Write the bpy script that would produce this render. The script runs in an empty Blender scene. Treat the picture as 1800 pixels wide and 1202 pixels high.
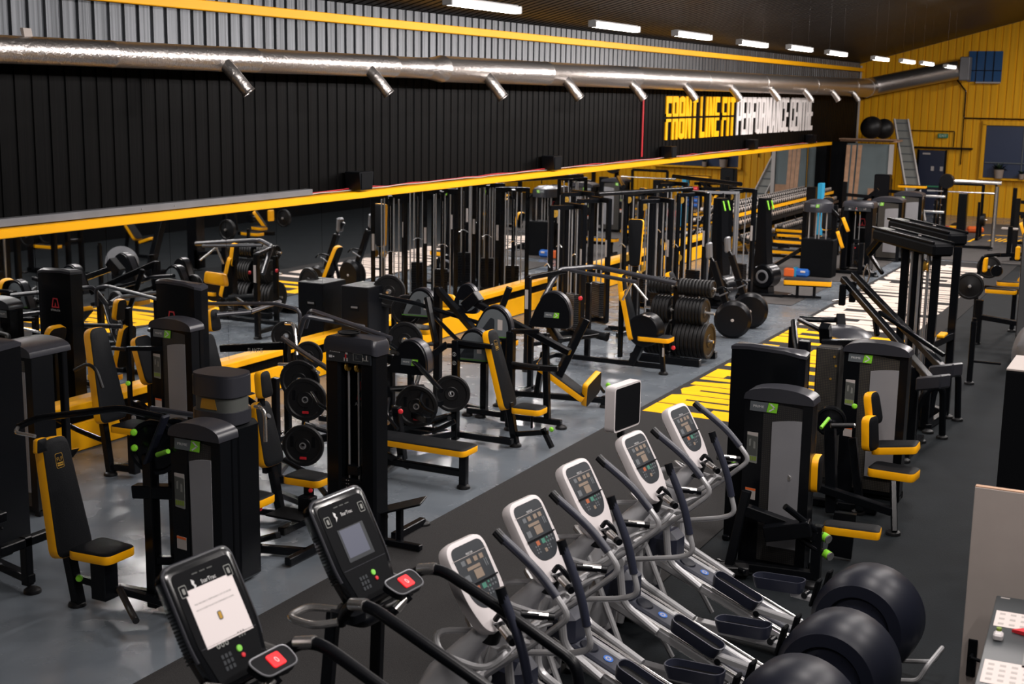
import bpy, math, random
from mathutils import Vector, Matrix
random.seed(7)
R = math.radians
sc = bpy.context.scene
col = sc.collection

# ------------------------------------------------------------------ camera
H = 4.3
FPX = 2321.66
YAW, PITCH, ROLL = -0.470960, 0.186677, 0.0154220
cy_, sy_ = math.cos(YAW), math.sin(YAW)
cp_, sp_ = math.cos(PITCH), math.sin(PITCH)
FW = Vector((sy_ * cp_, cy_ * cp_, -sp_))
R0 = Vector((cy_, -sy_, 0))
U0 = R0.cross(FW)
RT = R0 * math.cos(ROLL) + U0 * math.sin(ROLL)
UP = -R0 * math.sin(ROLL) + U0 * math.cos(ROLL)
CO = Vector((0, 0, H))
cam = bpy.data.cameras.new('camera')
cam.sensor_width = 36.0
cam.lens = 36.0 * FPX / 1800.0
cam.clip_end = 300
cam.dof.use_dof = True
cam.dof.focus_distance = 12.0
cam.dof.aperture_fstop = 3.2
camo = bpy.data.objects.new('camera', cam)
camo.matrix_world = Matrix((
    (RT.x, UP.x, -FW.x, CO.x), (RT.y, UP.y, -FW.y, CO.y), (RT.z, UP.z, -FW.z, CO.z), (0, 0, 0, 1)))
col.objects.link(camo)
sc.camera = camo

# ------------------------------------------------------------------ world and exposure
wd = bpy.data.worlds.new('world')
sc.world = wd
wd.use_nodes = True
wd.node_tree.nodes['Background'].inputs[0].default_value = (0.55, 0.62, 0.75, 1)
wd.node_tree.nodes['Background'].inputs[1].default_value = 0.05
sc.view_settings.view_transform = 'Standard'
sc.view_settings.look = 'None'
sc.view_settings.gamma = 1
sc.view_settings.use_curve_mapping = False
sc.view_settings.exposure = 0.66


def area(loc, sx, sy, w, colr=(1, .93, .90), rot=(0, 0, 0)):
    l = bpy.data.lights.new('tube_and_fill_glow', 'AREA')
    l.shape = 'RECTANGLE'
    l.size, l.size_y = sx, sy
    l.energy = w
    l.color = colr
    o = bpy.data.objects.new('tube_and_fill_glow', l)
    o.location = loc
    o.rotation_euler = rot
    col.objects.link(o)
    return o


def ray(x, y):
    return FW * FPX + RT * (x - 900) - UP * (y - 601)


def W(x, y, z=0.0):
    d = ray(x, y)
    return CO + d * ((z - H) / d.z)


def WX(x, y, X):
    d = ray(x, y)
    return CO + d * (X / d.x)


def WY(x, y, Y):
    d = ray(x, y)
    return CO + d * (Y / d.y)


# ------------------------------------------------------------------ materials
MATS = {}


def mat(name, c, rough=.5, metal=0.0, emit=0.0, noise=0.0, nscale=8.0, bump=0.0, bscale=40.0, coat=0.0, trans=0.0, spec=.5):
    m = bpy.data.materials.new(name)
    m.use_nodes = True
    nt = m.node_tree
    b = nt.nodes['Principled BSDF']
    b.inputs['Base Color'].default_value = (*c, 1)
    b.inputs['Roughness'].default_value = rough
    b.inputs['Metallic'].default_value = metal
    b.inputs['Specular IOR Level'].default_value = spec
    if coat:
        b.inputs['Coat Weight'].default_value = coat
        b.inputs['Coat Roughness'].default_value = .12
    if emit:
        b.inputs['Emission Color'].default_value = (*c, 1)
        b.inputs['Emission Strength'].default_value = emit
    if trans:
        b.inputs['Transmission Weight'].default_value = trans
    tc = nt.nodes.new('ShaderNodeTexCoord')
    if noise:
        n = nt.nodes.new('ShaderNodeTexNoise')
        n.inputs['Scale'].default_value = nscale
        n.inputs['Detail'].default_value = 5
        nt.links.new(tc.outputs['Object'], n.inputs['Vector'])
        rp = nt.nodes.new('ShaderNodeMapRange')
        rp.inputs['From Min'].default_value = .25
        rp.inputs['From Max'].default_value = .75
        rp.inputs['To Min'].default_value = 1 - noise
        rp.inputs['To Max'].default_value = 1 + noise
        nt.links.new(n.outputs['Fac'], rp.inputs['Value'])
        mx = nt.nodes.new('ShaderNodeVectorMath')
        mx.operation = 'SCALE'
        mx.inputs[0].default_value = c
        nt.links.new(rp.outputs['Result'], mx.inputs['Scale'])
        nt.links.new(mx.outputs['Vector'], b.inputs['Base Color'])
    if bump:
        n = nt.nodes.new('ShaderNodeTexNoise')
        n.inputs['Scale'].default_value = bscale
        n.inputs['Detail'].default_value = 3
        nt.links.new(tc.outputs['Object'], n.inputs['Vector'])
        bp = nt.nodes.new('ShaderNodeBump')
        bp.inputs['Strength'].default_value = bump
        bp.inputs['Distance'].default_value = .01
        nt.links.new(n.outputs['Fac'], bp.inputs['Height'])
        nt.links.new(bp.outputs['Normal'], b.inputs['Normal'])
    MATS[name] = m
    return m


mat('steel_black', (.0032, .0038, .005), .26, spec=.22)
mat('plastic_black', (.0038, .0044, .006), .33, spec=.22)
mat('matte_black', (.003, .0035, .0045), .65, spec=.08)
mat('cap_black', (.028, .029, .036), .3)
mat('rubber', (.006, .0062, .007), .45, spec=.3, bump=.15, bscale=60)
mat('vinyl_yellow', (.95, .43, .003), .42, spec=.3, bump=.12, bscale=30)
mat('vinyl_black', (.006, .0068, .0082), .55, spec=.09, bump=.2, bscale=120)
mat('chrome', (.78, .76, .74), .24, .9)
mat('dumbbell_metal', (.62, .56, .52), .42, .45)
mat('rod_steel', (.42, .42, .43), .32, .6)
mat('silver', (.40, .40, .41), .3, .3, noise=.05)
mat('silver_plastic', (.56, .56, .58), .4, spec=.5)
mat('gloss_black', (.004, .0045, .0055), .16)
mat('grey_panel', (.24, .24, .255), .45, .1, noise=.12, nscale=2)
mat('white_plastic', (.62, .58, .58), .38)
mat('navy', (.017, .020, .036), .42)
mat('navy_gloss', (.008, .0095, .017), .40, spec=.28)
mat('dark_face', (.018, .022, .027), .4)
mat('key_tan', (.20, .15, .11), .5)
mat('key_grey', (.10, .11, .12), .5)
mat('key_green', (.04, .17, .12), .5)
mat('key_orange', (.35, .09, .03), .5)
mat('lime', (.22, .62, .03), .4)
mat('badge_grey', (.10, .115, .125), .5)
mat('white_print', (.62, .62, .62), .5)
mat('red_print', (.45, .012, .02), .5)
mat('red', (.62, .02, .03), .4)
mat('orange', (.75, .13, .02), .5)
mat('blue', (.02, .13, .5), .5)
mat('teal', (.01, .26, .45), .6)
mat('placard', (.20, .205, .19), .5)
mat('placard_dark', (.07, .075, .07), .5)
mat('placard_green', (.18, .26, .03), .5)
mat('paper', (.66, .58, .55), .7)
mat('label_white', (.42, .38, .36), .6)
mat('gold', (.55, .32, .05), .35, .6)
mat('beam_yellow', (.95, .44, .002), .45, noise=.05, nscale=2, spec=.2)
mat('paint_yellow', (1.0, .50, .004), .9, spec=.15, noise=.08, nscale=3)
mat('paint_white', (.74, .62, .54), .9, spec=.2, noise=.08, nscale=3)
mat('sign_yellow', (1.0, .48, .001), .6, spec=.15)
mat('sign_white', (.85, .80, .78), .6, spec=.2)
mat('carpet', (.030, .029, .029), .95, spec=.2, noise=.35, nscale=90, bump=.5, bscale=180)
mat('floor_matt', (.0085, .011, .013), .75, noise=.22, nscale=2.5, bump=.2, bscale=60, spec=.13)
mat('rubber_mat', (.05, .045, .043), .85, noise=.2, nscale=12)
mat('wood', (.42, .24, .14), .6, noise=.2, nscale=6)
mat('osb', (.36, .22, .14), .75, noise=.4, nscale=20)
mat('pale_board', (.40, .35, .32), .6, noise=.03)
mat('plaster_blue', (.15, .19, .20), .7, noise=.1, nscale=2)
mat('trim_white', (.5, .47, .45), .6)
mat('zinc', (.20, .205, .22), .45, .5, noise=.1, nscale=3)
mat('desk_grey', (.045, .052, .056), .35)
mat('perf', (.014, .0145, .016), .5)
mat('window_blue', (.03, .045, .09), .25)
mat('window_bright', (.01, .07, .2), .3)
mat('door_blue', (.008, .014, .04), .4)
mat('leaf', (.01, .03, .01), .6)
mat('pot', (.30, .24, .2), .7)
mat('screen_white', (.62, .56, .55), .5, emit=.12)
mat('screen_grey', (.07, .075, .10), .3, emit=.35)
mat('red_glow', (.8, .01, .015), .4, emit=.6)
mat('green_glow', (.18, .5, .06), .4, emit=.15)
mat('exit_green', (.02, .12, .06), .5, emit=.15)
mat('tube', (1, .94, .90), .5, emit=18.0)
mat('tube_body', (.3, .3, .3), .5)
mat('brick_tan', (.30, .15, .09), .8, noise=.2)
mat('cable_red', (.4, .02, .03), .5)
mat('green_edge', (.06, .2, .02), .5)


def special():
    # mirror
    m = mat('mirror', (.80, .82, .83), .015, 1.0)
    # glossy painted floor with worn patches
    m = bpy.data.materials.new('floor_paint')
    m.use_nodes = True
    nt = m.node_tree
    b = nt.nodes['Principled BSDF']
    tc = nt.nodes.new('ShaderNodeTexCoord')
    n = nt.nodes.new('ShaderNodeTexNoise')
    n.inputs['Scale'].default_value = .9
    n.inputs['Detail'].default_value = 6
    nt.links.new(tc.outputs['Object'], n.inputs['Vector'])
    cr = nt.nodes.new('ShaderNodeValToRGB')
    cr.color_ramp.elements[0].position = .3
    cr.color_ramp.elements[0].color = (.112, .130, .152, 1)
    cr.color_ramp.elements[1].position = .72
    cr.color_ramp.elements[1].color = (.175, .20, .225, 1)
    nt.links.new(n.outputs['Fac'], cr.inputs['Fac'])
    nt.links.new(cr.outputs['Color'], b.inputs['Base Color'])
    n2 = nt.nodes.new('ShaderNodeTexNoise')
    n2.inputs['Scale'].default_value = 2.2
    n2.inputs['Detail'].default_value = 8
    nt.links.new(tc.outputs['Object'], n2.inputs['Vector'])
    mr = nt.nodes.new('ShaderNodeMapRange')
    mr.inputs['From Min'].default_value = .3
    mr.inputs['From Max'].default_value = .7
    mr.inputs['To Min'].default_value = .12
    mr.inputs['To Max'].default_value = .34
    nt.links.new(n2.outputs['Fac'], mr.inputs['Value'])
    nt.links.new(mr.outputs['Result'], b.inputs['Roughness'])
    n3 = nt.nodes.new('ShaderNodeTexNoise')
    n3.inputs['Scale'].default_value = 5
    nt.links.new(tc.outputs['Object'], n3.inputs['Vector'])
    bp = nt.nodes.new('ShaderNodeBump')
    bp.inputs['Strength'].default_value = .06
    bp.inputs['Distance'].default_value = .02
    nt.links.new(n3.outputs['Fac'], bp.inputs['Height'])
    nt.links.new(bp.outputs['Normal'], b.inputs['Normal'])
    MATS['floor_paint'] = m
    # ribbed sheets with fine vertical draw marks: noise stretched along one axis
    for nm, c, c2, sc3, rg, mt in (('sheet_black', (.0009, .0011, .0013), (.0024, .0022, .0022), (1, 30, .35), (.42, .6), .0),
                                   ('sheet_upper', (.034, .038, .043), (.12, .128, .14), (1, 26, .15), (.28, .45), .5),
                                   ('sheet_roof', (.003, .003, .0032), (.016, .0155, .0155), (.5, 22, .5), (.25, .5), .5),
                                   ('sheet_yellow', (.65, .31, .002), (.85, .42, .004), (9, 1, .3), (.4, .6), .0)):
        m = bpy.data.materials.new(nm)
        m.use_nodes = True
        nt = m.node_tree
        b = nt.nodes['Principled BSDF']
        tc = nt.nodes.new('ShaderNodeTexCoord')
        mp = nt.nodes.new('ShaderNodeMapping')
        mp.inputs['Scale'].default_value = sc3
        nt.links.new(tc.outputs['Object'], mp.inputs['Vector'])
        n = nt.nodes.new('ShaderNodeTexNoise')
        n.inputs['Scale'].default_value = 1
        n.inputs['Detail'].default_value = 5
        nt.links.new(mp.outputs['Vector'], n.inputs['Vector'])
        cr = nt.nodes.new('ShaderNodeValToRGB')
        cr.color_ramp.elements[0].position = .35
        cr.color_ramp.elements[0].color = (*c, 1)
        cr.color_ramp.elements[1].position = .7
        cr.color_ramp.elements[1].color = (*c2, 1)
        nt.links.new(n.outputs['Fac'], cr.inputs['Fac'])
        nt.links.new(cr.outputs['Color'], b.inputs['Base Color'])
        mr = nt.nodes.new('ShaderNodeMapRange')
        mr.inputs['To Min'].default_value = rg[0]
        mr.inputs['To Max'].default_value = rg[1]
        nt.links.new(n.outputs['Fac'], mr.inputs['Value'])
        nt.links.new(mr.outputs['Result'], b.inputs['Roughness'])
        b.inputs['Metallic'].default_value = mt
        b.inputs['Specular IOR Level'].default_value = .045 if nm == 'sheet_black' else .3
        bp = nt.nodes.new('ShaderNodeBump')
        bp.inputs['Strength'].default_value = .35
        bp.inputs['Distance'].default_value = .01
        nt.links.new(n.outputs['Fac'], bp.inputs['Height'])
        nt.links.new(bp.outputs['Normal'], b.inputs['Normal'])
        MATS[nm] = m
    # crumpled duct foil
    m = bpy.data.materials.new('foil')
    m.use_nodes = True
    nt = m.node_tree
    b = nt.nodes['Principled BSDF']
    b.inputs['Base Color'].default_value = (.52, .49, .47, 1)
    b.inputs['Metallic'].default_value = .95
    b.inputs['Roughness'].default_value = .32
    tc = nt.nodes.new('ShaderNodeTexCoord')
    n = nt.nodes.new('ShaderNodeTexNoise')
    n.inputs['Scale'].default_value = 14
    n.inputs['Detail'].default_value = 4
    n.inputs['Distortion'].default_value = 1.2
    nt.links.new(tc.outputs['Object'], n.inputs['Vector'])
    bp = nt.nodes.new('ShaderNodeBump')
    bp.inputs['Strength'].default_value = .45
    bp.inputs['Distance'].default_value = .02
    nt.links.new(n.outputs['Fac'], bp.inputs['Height'])
    nt.links.new(bp.outputs['Normal'], b.inputs['Normal'])
    MATS['foil'] = m
    # perforated sheet: regular dots
    m = MATS['perf']
    nt = m.node_tree
    b = nt.nodes['Principled BSDF']
    tc = nt.nodes.new('ShaderNodeTexCoord')
    v = nt.nodes.new('ShaderNodeTexVoronoi')
    v.inputs['Scale'].default_value = 55
    v.inputs['Randomness'].default_value = 0
    nt.links.new(tc.outputs['Object'], v.inputs['Vector'])
    cr = nt.nodes.new('ShaderNodeValToRGB')
    cr.color_ramp.elements[0].position = .30
    cr.color_ramp.elements[0].color = (.07, .06, .045, 1)
    cr.color_ramp.elements[1].position = .36
    cr.color_ramp.elements[1].color = (.012, .012, .013, 1)
    nt.links.new(v.outputs['Distance'], cr.inputs['Fac'])
    nt.links.new(cr.outputs['Color'], b.inputs['Base Color'])


special()

# ------------------------------------------------------------------ mesh builder
_txt = {}


def text_polys(s):
    if s not in _txt:
        c = bpy.data.curves.new('t', 'FONT')
        c.body = s
        c.size = 1.0
        c.resolution_u = 2
        o = bpy.data.objects.new('t', c)
        col.objects.link(o)
        dg = bpy.context.evaluated_depsgraph_get()
        me = bpy.data.meshes.new_from_object(o.evaluated_get(dg))
        _txt[s] = ([v.co.copy() for v in me.vertices], [list(p.vertices) for p in me.polygons])
        bpy.data.meshes.remove(me)
        bpy.data.objects.remove(o)
        bpy.data.curves.remove(c)
    return _txt[s]


def vec(p):
    return Vector(p)


class MB:
    def __init__(s, m='steel_black'):
        s.v, s.f, s.mi, s.names = [], [], [], []
        s.mat(m)
        s.off = Vector((0, 0, 0))

    def mat(s, m):
        if m not in s.names:
            s.names.append(m)
        s.cur = s.names.index(m)
        return s

    def add(s, vs, fs):
        b = len(s.v)
        s.v += [vec(v) for v in vs]
        s.f += [[b + i for i in f] for f in fs]
        s.mi += [s.cur] * len(fs)
        return s

    def obox(s, c, ax, ay, az, ch=0.0):
        c = vec(c)
        ax, ay, az = vec(ax) / 2, vec(ay) / 2, vec(az) / 2
        if ch <= 0:
            vs = [c + ax * i + ay * j + az * k for k in (-1, 1) for j in (-1, 1) for i in (-1, 1)]
            return s.add(vs, [(0, 2, 3, 1), (4, 5, 7, 6), (0, 1, 5, 4), (2, 6, 7, 3), (0, 4, 6, 2), (1, 3, 7, 5)])
        la, lb, lc = ax.length, ay.length, az.length
        ch = min(ch, la * .9, lb * .9, lc * .9)
        ia, ib, ic = ax * (1 - ch / la), ay * (1 - ch / lb), az * (1 - ch / lc)
        vs = []
        idx = {}
        for k in (-1, 1):
            for j in (-1, 1):
                for i in (-1, 1):
                    idx[(i, j, k)] = len(vs)
                    vs += [c + ax * i + ib * j + ic * k, c + ia * i + ay * j + ic * k, c + ia * i + ib * j + az * k]
        fs = []
        I = lambda i, j, k, a: idx[(i, j, k)] + a
        for t in (-1, 1):
            fs.append([I(t, -1, -1, 0), I(t, 1, -1, 0), I(t, 1, 1, 0), I(t, -1, 1, 0)][::t])
            fs.append([I(-1, t, -1, 1), I(-1, t, 1, 1), I(1, t, 1, 1), I(1, t, -1, 1)][::t])
            fs.append([I(-1, -1, t, 2), I(1, -1, t, 2), I(1, 1, t, 2), I(-1, 1, t, 2)][::t])
        for j in (-1, 1):
            for k in (-1, 1):
                fs.append([I(-1, j, k, 1), I(1, j, k, 1), I(1, j, k, 2), I(-1, j, k, 2)])
                fs.append([I(j, -1, k, 0), I(j, 1, k, 0), I(j, 1, k, 2), I(j, -1, k, 2)])
                fs.append([I(j, k, -1, 0), I(j, k, 1, 0), I(j, k, 1, 1), I(j, k, -1, 1)])
        for key, b in idx.items():
            fs.append([b, b + 1, b + 2])
        return s.add(vs, fs)

    def box(s, c, size, ch=0.0, rz=0.0):
        a = R(rz)
        ca, sa = math.cos(a), math.sin(a)
        return s.obox(c, (ca * size[0], sa * size[0], 0), (-sa * size[1], ca * size[1], 0), (0, 0, size[2]), ch)

    def bar(s, p, q, w=.07, h=None, ch=.008):
        p, q = vec(p), vec(q)
        d = q - p
        if d.length < 1e-6:
            return s
        z = Vector((0, 0, 1))
        n = d.normalized()
        if abs(n.z) > .95:
            z = Vector((0, 1, 0))
        a = n.cross(z).normalized()
        b = a.cross(n).normalized()
        h = h or w
        return s.obox((p + q) / 2, d, a * w, b * h, ch)

    def cyl(s, p, q, r, r2=None, n=14, cap=True):
        p, q = vec(p), vec(q)
        r2 = r if r2 is None else r2
        d = (q - p).normalized()
        a = d.cross(Vector((0, 0, 1)) if abs(d.z) < .9 else Vector((1, 0, 0))).normalized()
        b = d.cross(a)
        vs = []
        for c, rr in ((p, r), (q, r2)):
            for i in range(n):
                t = 2 * math.pi * i / n
                vs.append(c + (a * math.cos(t) + b * math.sin(t)) * rr)
        fs = [[i, (i + 1) % n, n + (i + 1) % n, n + i] for i in range(n)]
        if cap:
            fs += [list(range(n))[::-1], list(range(n, 2 * n))]
        return s.add(vs, fs)

    def lathe(s, o, ax, prof, n=24):
        o, ax = vec(o), vec(ax).normalized()
        a = ax.cross(Vector((0, 0, 1)) if abs(ax.z) < .9 else Vector((1, 0, 0))).normalized()
        b = ax.cross(a)
        vs = []
        for r, h in prof:
            for i in range(n):
                t = 2 * math.pi * i / n
                vs.append(o + ax * h + (a * math.cos(t) + b * math.sin(t)) * max(r, .0005))
        fs = []
        for k in range(len(prof) - 1):
            for i in range(n):
                j = (i + 1) % n
                fs.append([k * n + i, k * n + j, (k + 1) * n + j, (k + 1) * n + i])
        return s.add(vs, fs)

    def tube(s, pts, r, n=8, bend=.05, steps=4, r2=None):
        P = [vec(p) for p in pts]
        out = [P[0]]
        for i in range(1, len(P) - 1):
            a, b, c = P[i - 1], P[i], P[i + 1]
            d1 = min(bend, (a - b).length * .45)
            d2 = min(bend, (c - b).length * .45)
            s1 = b + (a - b).normalized() * d1
            s2 = b + (c - b).normalized() * d2
            for k in range(steps + 1):
                t = k / steps
                out.append(s1 * (1 - t) ** 2 + b * 2 * t * (1 - t) + s2 * t * t)
        out.append(P[-1])
        vs = []
        prev = None
        m = len(out)
        for i, p in enumerate(out):
            d = (out[min(i + 1, m - 1)] - out[max(i - 1, 0)]).normalized()
            if prev is None:
                a = d.cross(Vector((0, 0, 1)) if abs(d.z) < .9 else Vector((1, 0, 0))).normalized()
            else:
                a = (prev - d * prev.dot(d)).normalized()
            prev = a
            b = d.cross(a)
            rr = r if r2 is None else r + (r2 - r) * i / (m - 1)
            for k in range(n):
                t = 2 * math.pi * k / n
                vs.append(p + (a * math.cos(t) + b * math.sin(t)) * rr)
        fs = []
        for i in range(m - 1):
            for k in range(n):
                j = (k + 1) % n
                fs.append([i * n + k, i * n + j, (i + 1) * n + j, (i + 1) * n + k])
        fs += [list(range(n))[::-1], [(m - 1) * n + k for k in range(n)]]
        return s.add(vs, fs)

    def prism(s, pts, o, u, v, n0, n1):
        """outline pts in (u,v) about o, extruded along u x v from n0 to n1"""
        o, u, v = vec(o), vec(u), vec(v)
        n = u.cross(v).normalized()
        k = len(pts)
        vs = [o + u * a + v * b + n * n0 for a, b in pts] + [o + u * a + v * b + n * n1 for a, b in pts]
        fs = [[i, (i + 1) % k, k + (i + 1) % k, k + i] for i in range(k)]
        fs += [list(range(k))[::-1], list(range(k, 2 * k))]
        return s.add(vs, fs)

    def flat(s, pts, o, u, v):
        o, u, v = vec(o), vec(u), vec(v)
        return s.add([o + u * a + v * b for a, b in pts], [list(range(len(pts)))])

    def text(s, t, o, u, v, size, center=True, m=None, sx=1.0):
        if m:
            s.mat(m)
        vs, fs = text_polys(t)
        o, u, v = vec(o), vec(u).normalized(), vec(v).normalized()
        w = max(p.x for p in vs) * sx * size if center else 0
        return s.add([o + u * (p.x * size * sx - w / 2) + v * p.y * size for p in vs], fs)

    def pad(s, o, n, l, L, w0, w1, t=.06, r=.05, side='vinyl_yellow', face='vinyl_black'):
        """upholstered pad: o = middle of its lower edge on the face, n = face normal, l = length axis"""
        o, n, l = vec(o), vec(n).normalized(), vec(l).normalized()
        w = l.cross(n).normalized()
        h0, h1 = w0 / 2, w1 / 2
        cs = [(-h0, 0), (h0, 0), (h1, L), (-h1, L)]
        out = round_poly(cs, r)
        k = len(out)
        cx = sum(a for a, b in out) / k
        cyy = sum(b for a, b in out) / k

        def ring(ins, dn):
            q = []
            for a, b in out:
                dx, dy = a - cx, b - cyy
                ln = math.hypot(dx, dy)
                f = (ln - ins) / ln
                q.append(o + w * (cx + dx * f) + l * (cyy + dy * f) + n * dn)
            return q
        s.mat(side)
        vs = ring(.004, -t) + ring(0, -t + .008) + ring(0, -.012) + ring(.004, -.004)
        fs = []
        for a in range(3):
            for i in range(k):
                j = (i + 1) % k
                fs.append([a * k + i, a * k + j, (a + 1) * k + j, (a + 1) * k + i])
        s.add(vs, fs)
        s.mat(face)
        vs = ring(.004, -.004) + ring(.012, .002) + ring(.05, .010)
        fs = []
        for a in range(2):
            for i in range(k):
                j = (i + 1) % k
                fs.append([a * k + i, a * k + j, (a + 1) * k + j, (a + 1) * k + i])
        fs.append([2 * k + i for i in range(k)])
        s.add(vs, fs)
        s.add(ring(.004, -t), [list(range(k))[::-1]])
        return s

    def build(s, name, parent=None, loc=None, smooth=True):
        me = bpy.data.meshes.new(name)
        off = s.off
        if loc is not None:
            off = vec(loc)
        elif parent is not None and parent.get('_w'):
            off = off + Vector(parent['_w'])
        me.from_pydata([tuple(v - off) for v in s.v], [], s.f)
        for m in s.names:
            me.materials.append(MATS[m])
        me.polygons.foreach_set('material_index', s.mi)
        if smooth:
            me.polygons.foreach_set('use_smooth', [True] * len(s.f))
            me.set_sharp_from_angle(angle=R(35))
        me.update()
        o = bpy.data.objects.new(name, me)
        col.objects.link(o)
        if parent is not None:
            o.parent = parent
            if parent.get('_w'):
                o['_w'] = parent['_w']
        elif loc is not None:
            o.location = loc
        return o


def round_poly(cs, r, st=4):
    out = []
    n = len(cs)
    for i in range(n):
        a, b, c = Vector(cs[i - 1]), Vector(cs[i]), Vector(cs[(i + 1) % n])
        d1 = min(r, (a - b).length * .48)
        d2 = min(r, (c - b).length * .48)
        s1 = b + (a - b).normalized() * d1
        s2 = b + (c - b).normalized() * d2
        for k in range(st + 1):
            t = k / st
            q = s1 * (1 - t) ** 2 + b * 2 * t * (1 - t) + s2 * t * t
            out.append((q.x, q.y))
    return out


def tag(o, label, cat, group=None, kind=None):
    o['label'] = label
    o['category'] = cat
    if group:
        o['group'] = group
    if kind:
        o['kind'] = kind
    return o


def struct(o):
    o['kind'] = 'structure'
    return o


def thing(name, label, cat, loc, rz=0, group=None, world=True):
    """an Empty at the base; when world is True its parts are written in world coordinates"""
    o = bpy.data.objects.new(name, None)
    o.empty_display_size = .1
    o.location = loc
    o.rotation_euler = (0, 0, R(rz))
    col.objects.link(o)
    if world:
        o['_w'] = list(loc)
    return tag(o, label, cat, group)


def one(mb, name, label, cat, loc, group=None, kind=None):
    return tag(mb.build(name, loc=loc), label, cat, group, kind)


def copy_tree(o, parent=None):
    c = o.copy()
    col.objects.link(c)
    if parent is not None:
        c.parent = parent
    for ch in [x for x in list(col.objects) if x.parent == o]:
        copy_tree(ch, c)
    return c


def dirv(yaw, pitch=0):
    a, p = R(yaw), R(pitch)
    return Vector((math.cos(a) * math.cos(p), math.sin(a) * math.cos(p), math.sin(p)))


Z = Vector((0, 0, 1))
X_ = Vector((1, 0, 0))
Y_ = Vector((0, 1, 0))
exec_later = []

# ------------------------------------------------------------------ large structure
XW = -11.7
YE = 52.0
SL = .27
Z0 = 5.58


def sheet(m, y0, y1, z0, z1, pitch=.25, x=XW, d=.035):
    """vertical ribbed sheet standing in the plane X = x, facing +X"""
    mb = MB(m)
    prof = []
    y = y0
    while y < y1:
        prof += [(y, 0), (y + pitch * .74, 0), (y + pitch * .78, -d), (y + pitch * .96, -d)]
        y += pitch
    vs = [(x + dd, yy, z0) for yy, dd in prof] + [(x + dd, yy, z1) for yy, dd in prof]
    k = len(prof)
    mb.add(vs, [[i, i + 1, k + i + 1, k + i] for i in range(k - 1)])
    return mb


o = struct(sheet('sheet_black', -3, YE, 0, 4.62, d=.014).build('wall_left', smooth=False))
o = struct(sheet('sheet_upper', -3, YE, 4.62, Z0 + .02, x=XW).build('wall_left', smooth=False))
# far wall: yellow ribbed sheet
mb = MB('sheet_yellow')
prof = []
x = -12.0
while x < 4:
    prof += [(x, 0), (x + .20, 0), (x + .215, .03), (x + .25, .03)]
    x += .27
k = len(prof)
mb.add([(a, YE + d, 0) for a, d in prof] + [(a, YE + d, min(Z0 + SL * (a - XW), 9.4)) for a, d in prof],
       [[i, k + i, k + i + 1, i + 1] for i in range(k - 1)])
struct(mb.build('wall_back', smooth=False))
# roof sheet rising from the left wall, ribs running up the slope
mb = MB('sheet_roof')
prof = []
y = -3.0
while y < YE + .2:
    prof += [(y, 0), (y + .17, 0), (y + .19, .04), (y + .23, .04)]
    y += .25
k = len(prof)
XR = 4.0
mb.add([(XW - .05, yy, Z0 + d) for yy, d in prof] + [(XR, yy, Z0 + SL * (XR - XW) + d) for yy, d in prof],
       [[i, i + 1, k + i + 1, k + i] for i in range(k - 1)])
struct(mb.build('ceiling', smooth=False))
mb = MB('matte_black')
mb.box((XR + .05, 24.5, 5), (.1, 55, 10.2))
struct(mb.build('wall_right'))
mb = MB('matte_black')
mb.box((-4, -3.05, 5), (16, .1, 10.2))
struct(mb.build('wall_front'))
mb = MB('floor_paint')
mb.box((-8.25, 24.5, -.05), (7.5, 55, .1))
struct(mb.build('floor', smooth=False))
mb = MB('floor_matt')
mb.box((-.25, 24.5, -.05), (8.5, 55, .1))
struct(mb.build('floor', smooth=False))
# yellow eaves beam, grey ledge angle, base of the mirror
mb = MB('beam_yellow')
mb.box((XW + .09, 29, 5.345), (.14, 46, .13), .01)
struct(mb.build('trim_1'))
YM0, YM1 = 3.0, 47.2
mb = MB('beam_yellow')
mb.box((XW + .13, (YM0 + YM1) / 2, 2.70), (.24, YM1 - YM0, .105), .01)
struct(mb.build('trim_2'))
mb = MB('zinc')
mb.box((XW + .10, 7.5, 2.81), (.12, 17.2, .09), .005)
mb.mat('rod_steel')
for y in (12.5, 13.1, 9.2):
    mb.cyl((XW + .16, y, 2.81), (XW + .167, y, 2.81), .008)
struct(mb.build('trim_3'))
mb = MB('beam_yellow')
mb.box((XW + .14, (YM0 + YM1) / 2, .555), (.22, YM1 - YM0, .09), .01)
mb.mat('sheet_black')
mb.box((XW + .10, (YM0 + YM1) / 2, .43), (.10, YM1 - YM0, .17))
mb.mat('beam_yellow')
mb.box((XW + .12, (YM0 + YM1) / 2, .18), (.14, YM1 - YM0, .34), .01)
struct(mb.build('baseboard_left'))
mb = MB('mirror')
y = YM0
while y < YM1 - .1:
    y2 = min(y + 1.12, YM1)
    mb.box((XW + .07, (y + y2) / 2, 1.625), (.01, y2 - y - .006, 2.05))
    y = y2
one(mb, 'wall_mirror', 'long wall of tall mirror panels between two yellow rails on the black wall', 'mirror', (XW + .07, 25, .6))
# black return at the end of the mirror and a corner post
mb = MB('trim_white')
mb.box((XW + .05, YE - .05, 2.8), (.06, .06, 5.4))
struct(mb.build('trim_4'))

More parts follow.
